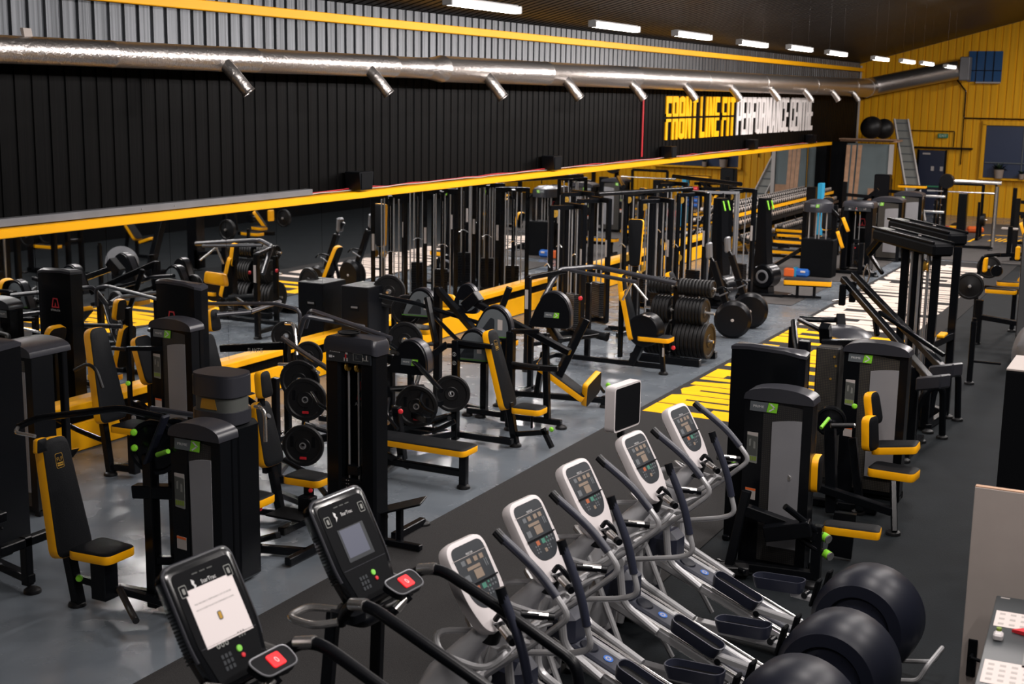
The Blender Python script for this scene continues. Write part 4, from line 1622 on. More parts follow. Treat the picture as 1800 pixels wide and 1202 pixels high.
def open_tower(t, x, y, rz=0, h=2.07, w=.56, d=.34):
    """weight tower seen from its open side: two columns, stack, rods, yellow pulleys, pictogram strip"""
    a = R(rz)
    u = Vector((math.cos(a), math.sin(a), 0))
    nf = Vector((math.sin(a), -math.cos(a), 0))
    c = Vector((x, y, 0))
    for s in (-1, 1):
        mb = MB('steel_black')
        mb.prism(round_poly([(-.085, -d / 2), (.085, -d / 2), (.085, d / 2), (-.085, d / 2)], .03, 3), c + u * (w / 2 - .085) * s + Z * .03, u, -nf, 0, .001)
        mb.obox(c + u * (w / 2 - .085) * s + Z * (h / 2 - .03), u * .17, nf * d, Z * (h - .12), .025)
        mb.build('side_column', t)
    mb = MB('matte_black')
    mb.obox(c - nf * (d / 2 - .02) + Z * (h / 2 - .03), u * (w - .3), nf * .02, Z * (h - .14))
    a_logo(mb, c - nf * (d / 2 - .031) + Z * (h - .66) + u * .035, u, .19)
    mb.build('back_panel', t)
    mb = MB('cap_black')
    W2, D2 = w / 2 + .015, d / 2 + .02
    ring1 = round_poly([(-W2, -D2), (W2, -D2), (W2, D2), (-W2, D2)], .05, 4)
    ring2 = [(p * .94, q * .8) for p, q in ring1]
    k = len(ring1)
    vs = []
    for rr, zz in ((ring1, h - .13), (ring1, h - .07), ([(p * .985, q * .95) for p, q in ring1], h - .03), (ring2, h)):
        vs += [c + u * p - nf * q + Z * (zz - .05 * abs(p / W2) ** 3) for p, q in rr]
    mb.add(vs, [[r_ * k + i, r_ * k + (i + 1) % k, (r_ + 1) * k + (i + 1) % k, (r_ + 1) * k + i] for r_ in range(3) for i in range(k)] + [[3 * k + i for i in range(k)], [i for i in range(k)][::-1]])
    mb.mat('matte_black')
    mb.lathe(c + Z * (h + .001) - u * .08, Z, [(.10, -.01), (.11, .004), (.09, .004), (.085, -.004), (0, -.004)], 20)
    mb.build('cap', t)
    f = c + nf * (d / 2 + .004)
    mb = MB('dark_face')
    mb.prism([(-w * .44, -.06), (w * .44, -.06), (w * .44, .06), (-w * .44, .06)], f + Z * (h - .20), u, Z, 0, .012)
    mb.text('ATLANTIS', f + nf * .0125 + u * -.15 + Z * (h - .173), u, Z, .026, m='white_print')
    for q, (a_, b_, ww, hh, m_) in enumerate(((-.2, -.215, .018, .012, 'white_print'), (-.165, -.215, .008, .006, 'white_print'), (-.02, -.17, .011, .011, 'label_white'), (-.03, -.2, .008, .02, 'red_print'),
                                              (-.045, -.23, .006, .016, 'label_white'), (-.015, -.23, .006, .016, 'label_white'), (.085, -.2, .004, .018, 'placard_dark'), (.1, -.21, .012, .003, 'placard_dark'), (.19, -.22, .03, .005, 'placard'), (.2, -.195, .005, .022, 'label_white'), (.16, -.21, .006, .014, 'label_white'))):
        mb.mat(m_)
        mb.prism([(a_ - ww, b_ - hh), (a_ + ww, b_ - hh), (a_ + ww, b_ + hh), (a_ - ww, b_ + hh)], f + Z * h, u, Z, .012, .0135)
    mb.mat('placard')
    for p, q in (((.055, -.235), (.155, -.235)), ((.155, -.235), (.155, -.165)), ((.155, -.165), (.055, -.165)), ((.055, -.165), (.055, -.235))):
        mb.bar(f + nf * .013 + u * p[0] + Z * (h + p[1]), f + nf * .013 + u * q[0] + Z * (h + q[1]), .003, .002, 0)
    mb.build('pictogram_strip', t)
    for s in (-1, 1):
        pc = c + u * .055 * s + nf * (d / 2 - .06) + Z * (h - .31)
        mb = MB('gold')
        mb.lathe(pc, u, [(.012, -.012), (.045, -.012), (.038, 0), (.045, .012), (.012, .012)], 18)
        mb.mat('steel_black')
        mb.obox(pc + Z * .03, u * .04, nf * .04, Z * .07, .004)
        mb.build('pulley', t)
        mb = MB('rod_steel')
        mb.cyl(c + u * .055 * s + nf * (d / 2 - .07) + Z * .1, c + u * .055 * s + nf * (d / 2 - .07) + Z * (h - .35), .011)
        mb.build('guide_rod', t)
    mb = MB('plastic_black')
    for q in range(17):
        mb.obox(c + nf * (d / 2 - .08) + Z * (.12 + q * .034), u * .23, nf * .12, Z * .031, .003)
    mb.obox(c + nf * (d / 2 - .08) + Z * .76, u * .13, nf * .08, Z * .1, .01)
    mb.mat('label_white')
    for q in range(17):
        for s in (-.012, .012):
            mb.obox(c + nf * (d / 2 - .019) - u * .045 + u * s + Z * (.12 + q * .034), u * .008, nf * .002, Z * .006)
    st = mb.build('weight_stack', t)
    mb = MB('red')
    mb.cyl(c + nf * (d / 2 - .02) + Z * .60, c + nf * (d / 2 + .03) + Z * .60, .016)
    mb.build('selector_pin', st)


def half_shroud(t, c, yaw=0, w=.46, h=.34, th=.10, window=False, bd=False, yel=False):
    """rounded cover over the pivot of a plate loaded lever, seen side on"""
    u = Vector((math.cos(R(yaw)), math.sin(R(yaw)), 0))
    n = Vector((math.sin(R(yaw)), -math.cos(R(yaw)), 0))
    c = vec(c)
    pts = [(-w / 2, 0), (w / 2, 0), (w / 2, h * .45), (w * .40, h * .78), (w * .22, h * .97), (w * .02, h), (-w * .15, h * .9), (-w * .34, h * .5)]
    pts = round_poly(pts, .06, 3)
    mb = MB('plastic_black')
    mb.prism(pts, c, u, Z, -th / 2, th / 2)
    mb.mat('cap_black')
    mb.prism([(p * 1.03, q * 1.04 - .004) for p, q in pts], c, u, Z, -th * .3, th * .3)
    s = mb.build('pivot_cover', t)
    for sg in (1, -1):
        if window:
            mb = MB('badge_grey')
            mb.prism([(p * .88 * 1, q * .86 + h * .06) for p, q in pts], c, u, Z, *sorted((sg * th / 2, sg * (th / 2 + .006))))
            mb.mat('dark_face')
            mb.prism(round_poly([(-w * .3, h * .14), (w * .1, h * .14), (w * .1, h * .62), (w * .0, h * .66)], .02), c, u, Z, *sorted((sg * (th / 2 + .006), sg * (th / 2 + .009))))
            mb.mat('label_white')
            mb.prism([(w * .18, h * .3), (w * .3, h * .3), (w * .3, h * .6), (w * .18, h * .62)], c, u, Z, *sorted((sg * (th / 2 + .006), sg * (th / 2 + .008))))
            mb.mat('green_edge')
            mb.prism([(-w * .46, h * .075), (w * .46, h * .075), (w * .46, h * .105), (-w * .46, h * .105)], c, u, Z, *sorted((sg * (th / 2 + .006), sg * (th / 2 + .009))))
            mb.build('window_panel', s)
    if bd:
        badge(s, c + n * (th / 2 + .001) + u * .04 + Z * h * .36, u, Z, n, .22)
        badge(s, c - n * (th / 2 + .001) + u * .04 + Z * h * .36, -u, Z, -n, .22)
    return s


def horn(t, a, b, r=.025):
    mb = MB('chrome')
    mb.cyl(a, b, r)
    d = (vec(b) - vec(a)).normalized()
    mb.mat('steel_black')
    mb.cyl(vec(a) - d * .01, vec(a) + d * .015, r * 2)
    return mb.build('loading_horn', t)

# ------------------------------------------------------------------ left block of machines
ROOT = lambda nm, lb, cat, x, y, g=None: thing(nm, lb, cat, (x, y, 0), 0, g)

# black towers cut by the left edge
t = ROOT('weight_machine', 'tall plain black weight tower cut off by the left edge of the picture', 'gym machine', -9.78, 8.35)
atlantis_tower(t, -9.78, 8.35, 0, 2.03, .62, .5, logo=False)
frame(t, [((-9.2, 7.9, .12), (-8.55, 7.75, .12)), ((-8.6, 7.45, .45), (-8.6, 8.0, .45)), ((-8.6, 7.75, .06), (-8.6, 7.75, .5)), ((-9.2, 7.6, .35), (-8.7, 7.6, .6), .03),
          ((-9.3, 7.6, .12), (-9.3, 8.2, .12)), ((-9.1, 7.75, .12), (-9.1, 7.75, .62), .1), ((-9.35, 7.75, .62), (-8.85, 7.75, .62), .09)], [(-8.55, 7.75), (-9.3, 7.65)], .08)
arm(t, [(-9.5, 7.6, .75), (-9.1, 7.55, .80), (-8.75, 7.5, .92)], .02, 'steel_black', 'foot_bar')
t = ROOT('weight_machine', 'black weight tower with an arched top, second from the left edge', 'gym machine', -10.35, 9.5)
prime_tower(t, -10.35, 9.5, 0, 1.78, .62, .5, blank=True)
# first prime machine with the FLF seat
t = ROOT('chest_machine', 'black machine with grey side panel and a tall back pad bearing a gold FLF crest', 'gym machine', -6.70, 7.95)
prime_tower(t, -6.78, 7.95, 0, w=.50)
back(t, (-7.98, 7.72, .46), 0, 1.0, .40, .27, 11, logo=True, th=.1)
seat(t, (-7.70, 7.74, .56), 0, .42, .40)
frame(t, [((-7.98, 7.72, .02), (-8.10, 7.72, .62), .09), ((-8.0, 7.72, .25), (-7.2, 7.9, .12), .06), ((-7.7, 7.74, .12), (-7.7, 7.74, .48), .16),
          ((-7.35, 7.95, .04), (-7.35, 7.95, 1.36), .10), ((-7.16, 8.05, .04), (-7.16, 8.05, 1.3), .11), ((-7.35, 7.95, .45), (-6.7, 8.1, .5), .07),
          ((-8.0, 7.9, .14), (-6.9, 8.15, .06), .07), ((-7.5, 7.92, 1.03), (-7.1, 8.0, 1.06), .11), ((-7.35, 8.35, .05), (-6.7, 8.3, .05), .08), ((-6.85, 8.3, .5), (-7.45, 8.3, .45), .06)], [(-8.0, 7.72), (-7.35, 8.3)])
wheel(t, (-7.30, 7.98, 1.42), (.25, -1, 0), .23, .05)
wheel(t, (-7.14, 8.06, 1.47), (.25, -1, 0), .19, .03)
mb = MB('navy_gloss')
mb.bar((-7.32, 7.88, 1.30), (-7.12, 7.9, 1.72), .10, .03, .01)
mb.build('lever_plate', t)
arm(t, [(-7.2, 7.95, 1.68), (-7.6, 7.9, 1.72), (-8.35, 7.7, 1.58), (-8.5, 7.65, 1.5)], .03)
arm(t, [(-8.5, 7.65, 1.5), (-8.38, 7.5, 1.5), (-8.15, 7.5, 1.5)], .016, 'chrome', 'hand_grip')
mb = MB('lime')
mb.cyl((-7.17, 7.84, 1.40), (-7.02, 7.80, 1.46), .02)
mb.build('lever_handle', t)
for p in ((-7.42, 7.85, 1.55), (-7.42, 7.85, 1.42), (-6.62, 7.70, .62), (-6.62, 7.70, .48), (-7.86, 7.62, .30)):
    knob(t, p)
mb = MB()
mb.pad((-8.05, 7.48, 1.38), (1, 0, .1), Z, .12, .12, .10, .05, .02, face='vinyl_black')
mb.build('side_cushion', t)
arm(t, [(-7.4, 7.6, .30), (-7.15, 7.45, .22), (-7.0, 7.35, .20)], .028, 'rubber', 'foot_lever')

# round topped tower behind it
t = ROOT('weight_machine', 'black tower with a rounded hood and a window strip, behind the nearest grey-panelled machine', 'gym machine', -7.28, 8.8)
x, y = -7.28, 8.8
mb = MB('steel_black')
mb.box((x, y + .05, .75), (.46, .34, 1.44), .04)
mb.build('shroud', t)
mb = MB('cap_black')
op = round_poly([(-.24, -.2), (.24, -.2), (.24, .17), (-.24, .17)], .16, 6)
mb.prism(op, (x, y, 1.71), X_, Y_, 0, .17)
mb.prism([(a * .97, b * .97) for a, b in op], (x, y, 1.88), X_, Y_, 0, .02)
mb.build('hood', t)
mb = MB('placard_dark')
mb.prism([(a * .9, b * .9) for a, b in op], (x, y, 1.58), X_, Y_, 0, .13)
mb.mat('gold')
mb.prism([(-.1, 0), (.08, 0), (.06, .09), (-.08, .09)], (x, y - .182, 1.6), X_, Z, 0, .003)
mb.build('window_strip', t)
mb = MB('cap_black')
mb.prism(op, (x, y, 1.47), X_, Y_, 0, .11)
mb.build('lower_collar', t)

# second prime tower with the tall back pad left of it
t = ROOT('chest_machine', 'badged black machine with grey side panel in front of the left red A tower', 'gym machine', -10.20, 11.55)
prime_tower(t, -10.20, 11.55, 0)
back(t, (-10.40, 10.72, .64), 0, 1.06, .42, .25, 11, th=.1)
seat(t, (-10.16, 10.78, .62), 0, .42, .40)
frame(t, [((-10.5, 10.72, .04), (-10.62, 10.72, .95), .08), ((-10.5, 10.72, .08), (-10.2, 11.4, .08)), ((-10.2, 10.78, .05), (-10.2, 10.78, .56), .1), ((-10.5, 10.74, .1), (-10.2, 10.78, .1)), ((-10.62, 11.2, .04), (-10.62, 11.2, 1.38), .05, ), ((-10.62, 11.2, 1.36), (-10.3, 11.4, 1.36), .05)], [(-10.5, 10.72)])
arm(t, [(-10.62, 11.15, 1.36), (-10.85, 11.1, 1.36), (-10.9, 11.05, 1.3), (-10.84, 11.0, 1.05)], .022, 'rubber', 'hand_grip')
arm(t, [(-10.75, 10.5, 1.22), (-10.5, 10.45, 1.33), (-10.38, 10.45, 1.28), (-10.3, 10.45, 1.08)], .02, 'rubber', 'hand_grip')
wheel(t, (-10.6, 11.25, .55), (.3, -1, 0), .19, .04)
knob(t, (-10.55, 11.1, .98))
arm(t, [(-11.5, 10.7, .62), (-11.0, 10.75, .45), (-10.6, 10.8, .35)], .03, 'steel_black')
mb = MB()
mb.pad((-11.0, 10.6, .15), (1, -.3, .1), Z, .10, .10, .28, .06, .02)
mb.build('shin_pad', t)

# tall tower with red A, real one
t = ROOT('weight_machine', 'tall black weight tower with a red A outline beside the long mirror', 'gym machine', -10.62, 12.12)
atlantis_tower(t, -10.62, 12.12, 0, 2.05, .62, .22)
back(t, (-10.72, 11.75, .85), 0, .58, .34, .28, 20)
seat(t, (-10.55, 11.9, .5), 0, .3, .3)
frame(t, [((-10.85, 11.8, .06), (-10.85, 11.8, 1.1)), ((-10.85, 11.8, .06), (-10.5, 11.9, .06)), ((-10.55, 11.9, .06), (-10.55, 11.9, .45))], [(-10.85, 11.8)])

# plate loaded row with head pad (centre left)
t = ROOT('row_machine', 'plate loaded machine with small yellow-edged head pad beside the mirror rail', 'gym machine', -10.8, 12.95)
head(t, (-10.78, 12.95, 1.42), 0, .20, .28)
back(t, (-10.82, 12.95, .66), 0, .58, .34, .24, 12)
seat(t, (-10.5, 12.98, .50), 0, .40, .34)
frame(t, [((-11.0, 12.95, .05), (-11.0, 12.95, 1.45)), ((-11.0, 12.95, .06), (-9.6, 12.95, .06)), ((-10.55, 12.95, .05), (-10.55, 12.95, .45)), ((-9.7, 12.95, .05), (-9.7, 12.95, 1.25)),
          ((-9.7, 12.6, .06), (-9.7, 13.4, .06)), ((-9.7, 12.95, 1.2), (-10.6, 12.8, 1.1), .09)], [(-11.0, 12.7), (-9.7, 12.6), (-9.7, 13.4)])
mb = MB('white_print')
mb.text('ATLANTIS', (-10.1, 12.805, 1.10), (.99, -.17, .12), (0, 0, 1), .075)
mb.build('maker_name', t)
arm(t, [(-9.72, 12.9, 1.30), (-9.2, 12.6, 1.22), (-8.2, 12.0, 1.12)], .032, 'cap_black')
arm(t, [(-9.9, 13.2, 1.42), (-9.7, 13.1, 1.45), (-9.6, 13.0, 1.3), (-9.55, 12.95, 1.1)], .02, 'chrome', 'hand_grip')
arm(t, [(-11.4, 12.4, 1.32), (-10.6, 12.2, 1.30)], .03, 'cap_black')
arm(t, [(-11.3, 13.2, 1.55), (-10.2, 13.4, 1.62), (-9.9, 13.5, 1.55), (-9.9, 13.5, 1.3)], .025, 'cap_black')

# seat with head pad in front of the open tower
t = ROOT('row_machine', 'plate loaded machine with head pad and yellow-edged seat left of the open weight tower', 'gym machine', -7.75, 10.35)
head(t, (-7.95, 10.3, 1.42), 0, .19, .27)
back(t, (-7.88, 10.3, .60), 0, .66, .33, .23, 13)
seat(t, (-7.55, 10.4, .52), 0, .42, .34)
frame(t, [((-8.0, 10.3, .5), (-8.05, 10.3, 1.45), .06), ((-7.85, 10.35, .04), (-7.98, 10.35, .65), .08), ((-7.55, 10.4, .05), (-7.55, 10.4, .45), .08), ((-8.3, 10.3, .08), (-7.1, 10.5, .08)), ((-8.3, 10.9, .08), (-7.1, 10.5, .08)),
          ((-7.62, 10.1, .18), (-7.3, 10.1, .18), .05), ((-7.6, 10.0, .04), (-7.6, 10.6, .04), .08)], [(-8.3, 10.3), (-7.1, 10.5)], .07)
mb = MB('matte_black')
mb.box((-7.5, 10.05, .22), (.42, .3, .02), .004)
mb.build('foot_plate', t)
mb = MB('steel_black')
mb.box((-7.42, 10.2, .27), (.16, .12, .22), .01)
mb.build('post_cover', t)
knob(t, (-7.42, 10.25, .42), 'red', .022)
arm(t, [(-9.0, 10.6, 1.32), (-8.3, 10.45, 1.18), (-8.0, 10.4, 1.05)], .035, 'steel_black')
arm(t, [(-9.3, 10.1, 1.05), (-8.5, 10.2, 1.02), (-8.1, 10.3, .98), (-7.95, 10.3, 1.1)], .028, 'cap_black')
arm(t, [(-8.0, 10.15, 1.22), (-7.85, 10.05, 1.25), (-7.78, 10.02, 1.2), (-7.78, 10.02, .92)], .018, 'chrome', 'hand_grip')
arm(t, [(-7.4, 10.5, .30), (-7.9, 10.9, .35), (-8.3, 11.0, .42)], .03, 'steel_black')
# low seat in front of the grey panel
t = ROOT('low_seat_machine', 'low yellow-edged seat just right of the nearest grey side panel', 'gym machine', -7.55, 9.35)
seat(t, (-7.45, 9.35, .62), 0, .40, .34)
frame(t, [((-7.45, 9.35, .04), (-7.45, 9.35, .55), .08), ((-7.9, 9.35, .06), (-7.0, 9.6, .06)), ((-7.1, 9.3, .3), (-7.5, 9.5, .12), .06), ((-7.0, 9.3, .06), (-7.0, 10.0, .06))], [(-7.0, 9.95)])
knob(t, (-7.3, 9.3, .52), 'red', .022)

# plates between
PL = 'black rubber plate '
for px, py, z, r, ax, lb in ((503, 590, 1.05, .20, (.5, -1, 0), 'on the horn above the mirror rail, left one of two'), (542, 625, .9, .19, (.5, -1, 0), 'on the lever just left of the open tower top'),
                             (527, 668, .95, .24, (.35, -1, 0), 'leaning large behind the long diagonal lever'), (537, 702, .82, .25, (.35, -1, 0), 'with a red label on the machine left of the open tower'),
                             (533, 783, .50, .23, (.35, -1, 0), 'with a red label low beside the yellow seat')):
    p = W(px, py, z)
    plate_disc(p, ax, r, .05, PL + lb, 'weight plates on the machines', tri=py > 690)
    p2 = p + vec(ax).normalized() * -.28
t = ROOT('pulldown_machine', 'plate loaded pulldown with two long bars reaching over the mirror rail', 'gym machine', -9.6, 13.9)
frame(t, [((-9.4, 12.9, .05), (-9.4, 12.9, .9)), ((-8.7, 11.4, .05), (-8.7, 11.4, 1.2)), ((-8.7, 11.4, .05), (-8.0, 11.8, .05)), ((-8.7, 11.4, .4), (-8.1, 11.8, .55)), ((-9.4, 12.9, .1), (-8.7, 11.4, .1)), ((-9.0, 13.9, .05), (-9.0, 13.9, 1.3)), ((-9.0, 13.9, .4), (-7.7, 13.0, .5)), ((-9.9, 13.9, .06), (-8.0, 13.9, .06))], [(-8.0, 11.8), (-8.0, 13.9)])
for (a, b) in (((545, 545), (688, 595)), ((535, 555), (640, 575))):
    p, q = W(a[0], a[1], 1.55), W(b[0], b[1], 1.35)
    arm(t, [p + Vector((-.15, .1, -.25)), p, q], .032, 'cap_black')
for (a, b) in (((380, 553), (440, 548)), ((440, 548), (492, 530))):
    arm(t, [W(a[0], a[1], 1.5), W(b[0], b[1], 1.5)], .028, 'cap_black')
arm(t, [W(490, 640, 1.0), W(530, 640, 1.05), W(560, 655, 1.1)], .02, 'chrome', 'hand_grip')
arm(t, [W(548, 690, .95), W(560, 710, .9), W(590, 728, .85)], .02, 'steel_black', 'hand_grip')
arm(t, [W(535, 745, .7), W(600, 765, .55)], .03, 'steel_black')

# open tower
t = ROOT('open_weight_tower', 'tall open weight tower with steel guide rods, yellow pulleys and pictogram strip', 'gym machine', -6.80, 10.15)
open_tower(t, -6.80, 10.15, 0, 2.07, .56, .24)
frame(t, [((-7.05, 10.4, .05), (-7.05, 10.95, .05)), ((-6.55, 10.4, .05), (-6.55, 10.95, .05))], [(-7.05, 10.95), (-6.55, 10.95)])
t = ROOT('foot_rest', 'small black foot plate on a stand just right of the open weight tower', 'foot rest', -6.45, 9.95)
mb = MB('steel_black')
mb.obox((-6.38, 10.3, .42), (.38, .12, .12), (-.08, .26, 0), (0, -.005, .02), .005)
mb.build('foot_plate', t)
frame(t, [((-6.42, 10.3, .04), (-6.42, 10.3, .38), .06), ((-6.6, 10.25, .05), (-6.15, 10.25, .05), .06)], (), .06)
t = ROOT('row_bench', 'long flat black bench with yellow edge on a round foot, right of the open tower', 'bench', -7.3, 12.25)
mb = MB()
mb.pad((-6.72, 12.27, .47), Z, (-1, 0, 0), 1.35, .36, .36, .07, .07)
mb.build('seat', t)
frame(t, [((-6.82, 12.27, .03), (-6.82, 12.27, .42), .085), ((-6.82, 12.27, .17), (-8.1, 12.27, .17), .075), ((-8.1, 12.27, .03), (-8.1, 12.27, .42), .08), ((-7.9, 12.1, .35), (-7.6, 12.4, .1), .07)], [(-6.82, 12.27), (-8.1, 12.27)])
arm(t, [W(672, 685, .75), W(745, 680, .78)], .035, 'steel_black', 'front_bar')
arm(t, [W(745, 680, .78), W(738, 705, .7), W(745, 716, .65), W(765, 727, .62)], .02, 'steel_black', 'hand_grip')
knob(t, W(704, 723, .68), 'red', .03)
arm(t, [W(684, 700, .75), W(679, 730, .6), W(699, 754, .5)], .02, 'steel_black', 'hand_grip')
frame(t, [(W(697, 715, .7), W(708, 808, .05), .09), (W(708, 800, .1), W(672, 830, .06), .06)], (), .08, name='front_post')

# subwoofers
for (x, y), lb in (((-11.22, 17.0), 'tall black loudspeaker box against the mirror with pale dust on top'),):
    t = ROOT('loudspeaker', lb, 'loudspeaker', x, y)
    mb = MB('plastic_black')
    mb.box((x, y, .68), (.50, .6, 1.34), .012)
    mb.mat('placard')
    for dx, dy in ((-.18, -.2), (.18, -.2), (-.18, .2), (.18, .2), (0, 0), (.02, -.14)):
        mb.cyl((x + dx, y + dy, 1.35), (x + dx, y + dy, 1.354), .03 if dx else .06, n=10)
    mb.build('cabinet', t)
    mb = MB('matte_black')
    mb.box((x, y - .301, 1.02), (.16, .01, .1), .004)
    mb.mat('zinc')
    mb.box((x, y - .308, 1.03), (.12, .006, .03), .003)
    mb.build('recessed_handle', t)

# ------------------------------------------------------------------ middle block: plate loaded machines
t = ROOT('incline_press', 'plate loaded press with long yellow-edged back pad and small seat beside the aisle', 'gym machine', -7.5, 14.1)
back(t, (-7.18, 14.12, .48), 0, 1.0, .34, .24, 17, logo=True)
seat(t, (-6.93, 14.12, .53), 0, .38, .34)
frame(t, [((-7.12, 14.12, .03), (-7.22, 14.12, .55), .085), ((-7.1, 14.12, .16), (-6.68, 14.12, .24), .06), ((-6.62, 14.12, .05), (-6.75, 14.12, .28), .06), ((-6.9, 14.12, .26), (-6.9, 14.12, .48), .03),
          ((-7.1, 14.0, .09), (-8.6, 14.0, .09), .08), ((-7.85, 13.9, .04), (-7.85, 13.9, 1.3), .085), ((-8.6, 13.6, .04), (-8.6, 13.6, 1.1), .08), ((-7.85, 13.9, .12), (-8.3, 13.0, .12), .08), ((-8.3, 13.0, .04), (-8.3, 13.0, 1.1), .085),
          ((-8.3, 13.0, .12), (-8.9, 13.1, .12), .08), ((-8.75, 13.1, .04), (-8.75, 13.1, .9), .08), ((-7.85, 13.9, 1.28), (-7.4, 14.0, 1.25), .06), ((-7.85, 13.9, .55), (-8.3, 13.0, .5), .07), ((-7.85, 13.9, .36), (-8.2, 13.1, .3), .07),
          ((-7.98, 13.9, 1.22), (-7.5, 14.05, 1.22), .055), ((-8.0, 13.2, 1.0), (-8.9, 13.3, 1.05), .06)], [(-7.12, 14.12), (-8.6, 13.6), (-8.3, 13.0)])
mb = MB('lime')
mb.lathe((-6.6, 14.05, .30), (0, -1, 0), [(.02, -.02), (.032, 0), (.02, .02), (0, .022)], 12)
mb.build('adjuster_knob', t)
half_shroud(t, (-7.95, 13.0, 1.05), 5, .50, .40, .22, bd=True)
half_shroud(t, (-7.75, 14.15, 1.0), 5, .52, .42, .16, window=True)
arm(t, [(-8.25, 13.05, 1.33), (-7.8, 12.9, 1.18), (-7.3, 12.6, .98)], .03, 'steel_black')
arm(t, [(-8.5, 13.1, 1.25), (-8.4, 12.95, 1.3), (-8.0, 12.8, 1.3)], .022, 'rubber', 'hand_grip')
arm(t, [W(735, 605, 1.2), W(762, 605, 1.2)], .022, 'rubber', 'hand_grip')
arm(t, [W(825, 597, 1.25), W(850, 590, 1.28)], .022, 'rubber', 'hand_grip')
for a, b in (((738, 655), (712, 742)), ((790, 735), (762, 745)), ((800, 740), (760, 760))):
    arm(t, [W(a[0], a[1], .5), W(b[0], b[1], .35)], .03, 'steel_black', 'linkage')
horn(t, (-8.3, 13.3, .45), (-8.05, 12.65, .5))
plate_disc((-8.02, 13.25, .58), (.35, -1, 0), .26, .055, 'large black plate hanging below the lime badge of the press', 'weight plates on the machines', tri=True)
plate_disc((-7.82, 13.75, .66), (.35, -1, 0), .23, .05, 'black plate half hidden behind the press upright', 'weight plates on the machines')
mb = MB('white_print')
for s_, p in (('2', (-8.28, 12.955, .52)), ('1', (-8.1, 12.955, .5)), ('3', (-7.85, 13.855, 1.13)), ('2', (-7.85, 13.855, 1.02))):
    mb.lathe(vec(p) + Vector((0, .003, 0)), (0, -1, 0), [(.028, 0), (.024, .001), (.022, 0)], 14)
    mb.text(s_, vec(p) - Vector((0, .003, .015)), X_, Z, .04)
mb.build('number_sticker', t)

# second row behind
t = ROOT('chest_press', 'plate loaded press with clear grey pivot window, behind the loudspeakers', 'gym machine', -9.3, 15.6)
half_shroud(t, (-9.45, 15.7, 1.18), 8, .52, .42, .16, window=True)
half_shroud(t, (-9.05, 16.3, 1.2), 8, .40, .42, .16, bd=True)
frame(t, [((-9.1, 15.6, .04), (-9.1, 15.6, 1.65), .1), ((-9.1, 15.6, 1.62), (-8.2, 15.1, 1.15), .09), ((-8.2, 15.3, .04), (-8.2, 15.3, 1.1), .09), ((-9.1, 15.6, .08), (-8.2, 15.3, .08)), ((-9.7, 15.6, .08), (-9.1, 15.6, .08)),
          ((-8.55, 16.2, 1.0), (-8.35, 16.3, 1.62), .09), ((-8.9, 15.2, .95), (-9.1, 15.3, 1.55), .07), ((-8.6, 15.0, 1.0), (-9.05, 14.7, .6), .08)], [(-9.1, 15.4), (-8.2, 15.2), (-9.7, 15.6)])
mb = MB()
mb.pad((-9.55, 16.4, 1.22), (0.2, -1, .2), Z, .2, .52, .44, .1, .06, face='vinyl_yellow')
mb.build('seat_back', t)
seat(t, (-9.6, 15.9, 1.0), 0, .5, .4)
arm(t, [(-9.1, 15.5, 1.25), (-8.6, 15.2, 1.05), (-8.3, 15.0, .98)], .03)
arm(t, [(-9.8, 15.2, 1.52), (-9.3, 15.3, 1.45), (-8.7, 15.5, 1.28), (-8.3, 15.6, 1.18)], .03)
t = ROOT('shoulder_press', 'plate loaded press with grey pivot window, directly behind the press with the gold crest', 'gym machine', -7.9, 15.2)
half_shroud(t, (-7.95, 15.05, 1.13), 8, .55, .44, .16, window=True)
half_shroud(t, (-7.75, 16.4, 1.1), 8, .6, .5, .18, bd=True)
frame(t, [((-7.75, 15.05, .04), (-7.75, 15.05, 1.3), .1), ((-8.5, 15.4, 1.55), (-6.95, 15.3, 1.0), .085), ((-7.2, 15.2, .04), (-7.35, 15.4, 1.2), .08), ((-8.4, 15.2, .08), (-7.0, 15.2, .08)), ((-7.55, 14.8, 1.3), (-7.2, 14.9, 1.32), .06),
          ((-7.55, 14.8, 1.3), (-7.55, 14.8, .05), .1), ((-7.55, 14.8, .85), (-6.95, 14.95, .85), .075), ((-7.0, 15.9, 1.35), (-7.25, 15.6, .6), .10), ((-8.55, 15.4, 1.45), (-8.35, 15.4, 1.62), .15)], [(-8.4, 15.2), (-7.0, 15.2), (-7.55, 14.8)])
arm(t, [(-7.5, 14.75, .9), (-7.1, 14.7, .9)], .024, 'rubber', 'hand_grip')
seat(t, (-8.3, 15.9, .95), 0, .5, .35)
t = ROOT('leg_machine', 'low plate loaded leg machine with a slanting yellow-edged pad by the aisle', 'gym machine', -7.4, 16.3)
mb = MB()
l = (vec(W(1025, 690, .38)) - vec(W(948, 632, .80))).normalized()
o_ = W(948, 632, .80)
mb.pad(o_, Vector((.45, .1, .9)), l, .78, .42, .36, .08, .06)
mb.build('back_pad', t)
mb = MB()
q_ = W(1022, 695, .36)
l2 = (vec(W(1062, 650, .60)) - vec(q_)).normalized()
mb.pad(q_, Vector((-l2.z, 0, l2.x)), l2, .42, .36, .34, .08, .05)
mb.build('seat', t)
frame(t, [((-8.3, 16.2, .14), (-6.95, 16.6, .10), .08), ((-6.98, 16.6, .03), (-6.98, 16.6, .16), .1), (W(1040, 660, .42), W(1062, 690, .14), .04), ((-7.9, 16.3, .1), (-7.8, 16.3, .75), .08), ((-8.3, 15.9, .06), (-8.3, 17.0, .06)),
          ((-8.3, 16.9, .05), (-8.3, 16.9, 1.0)), ((-7.95, 16.6, 1.2), (-7.6, 16.4, .9), .1)], [(-6.98, 16.6), (-8.3, 15.9)])
mb = MB('lime')
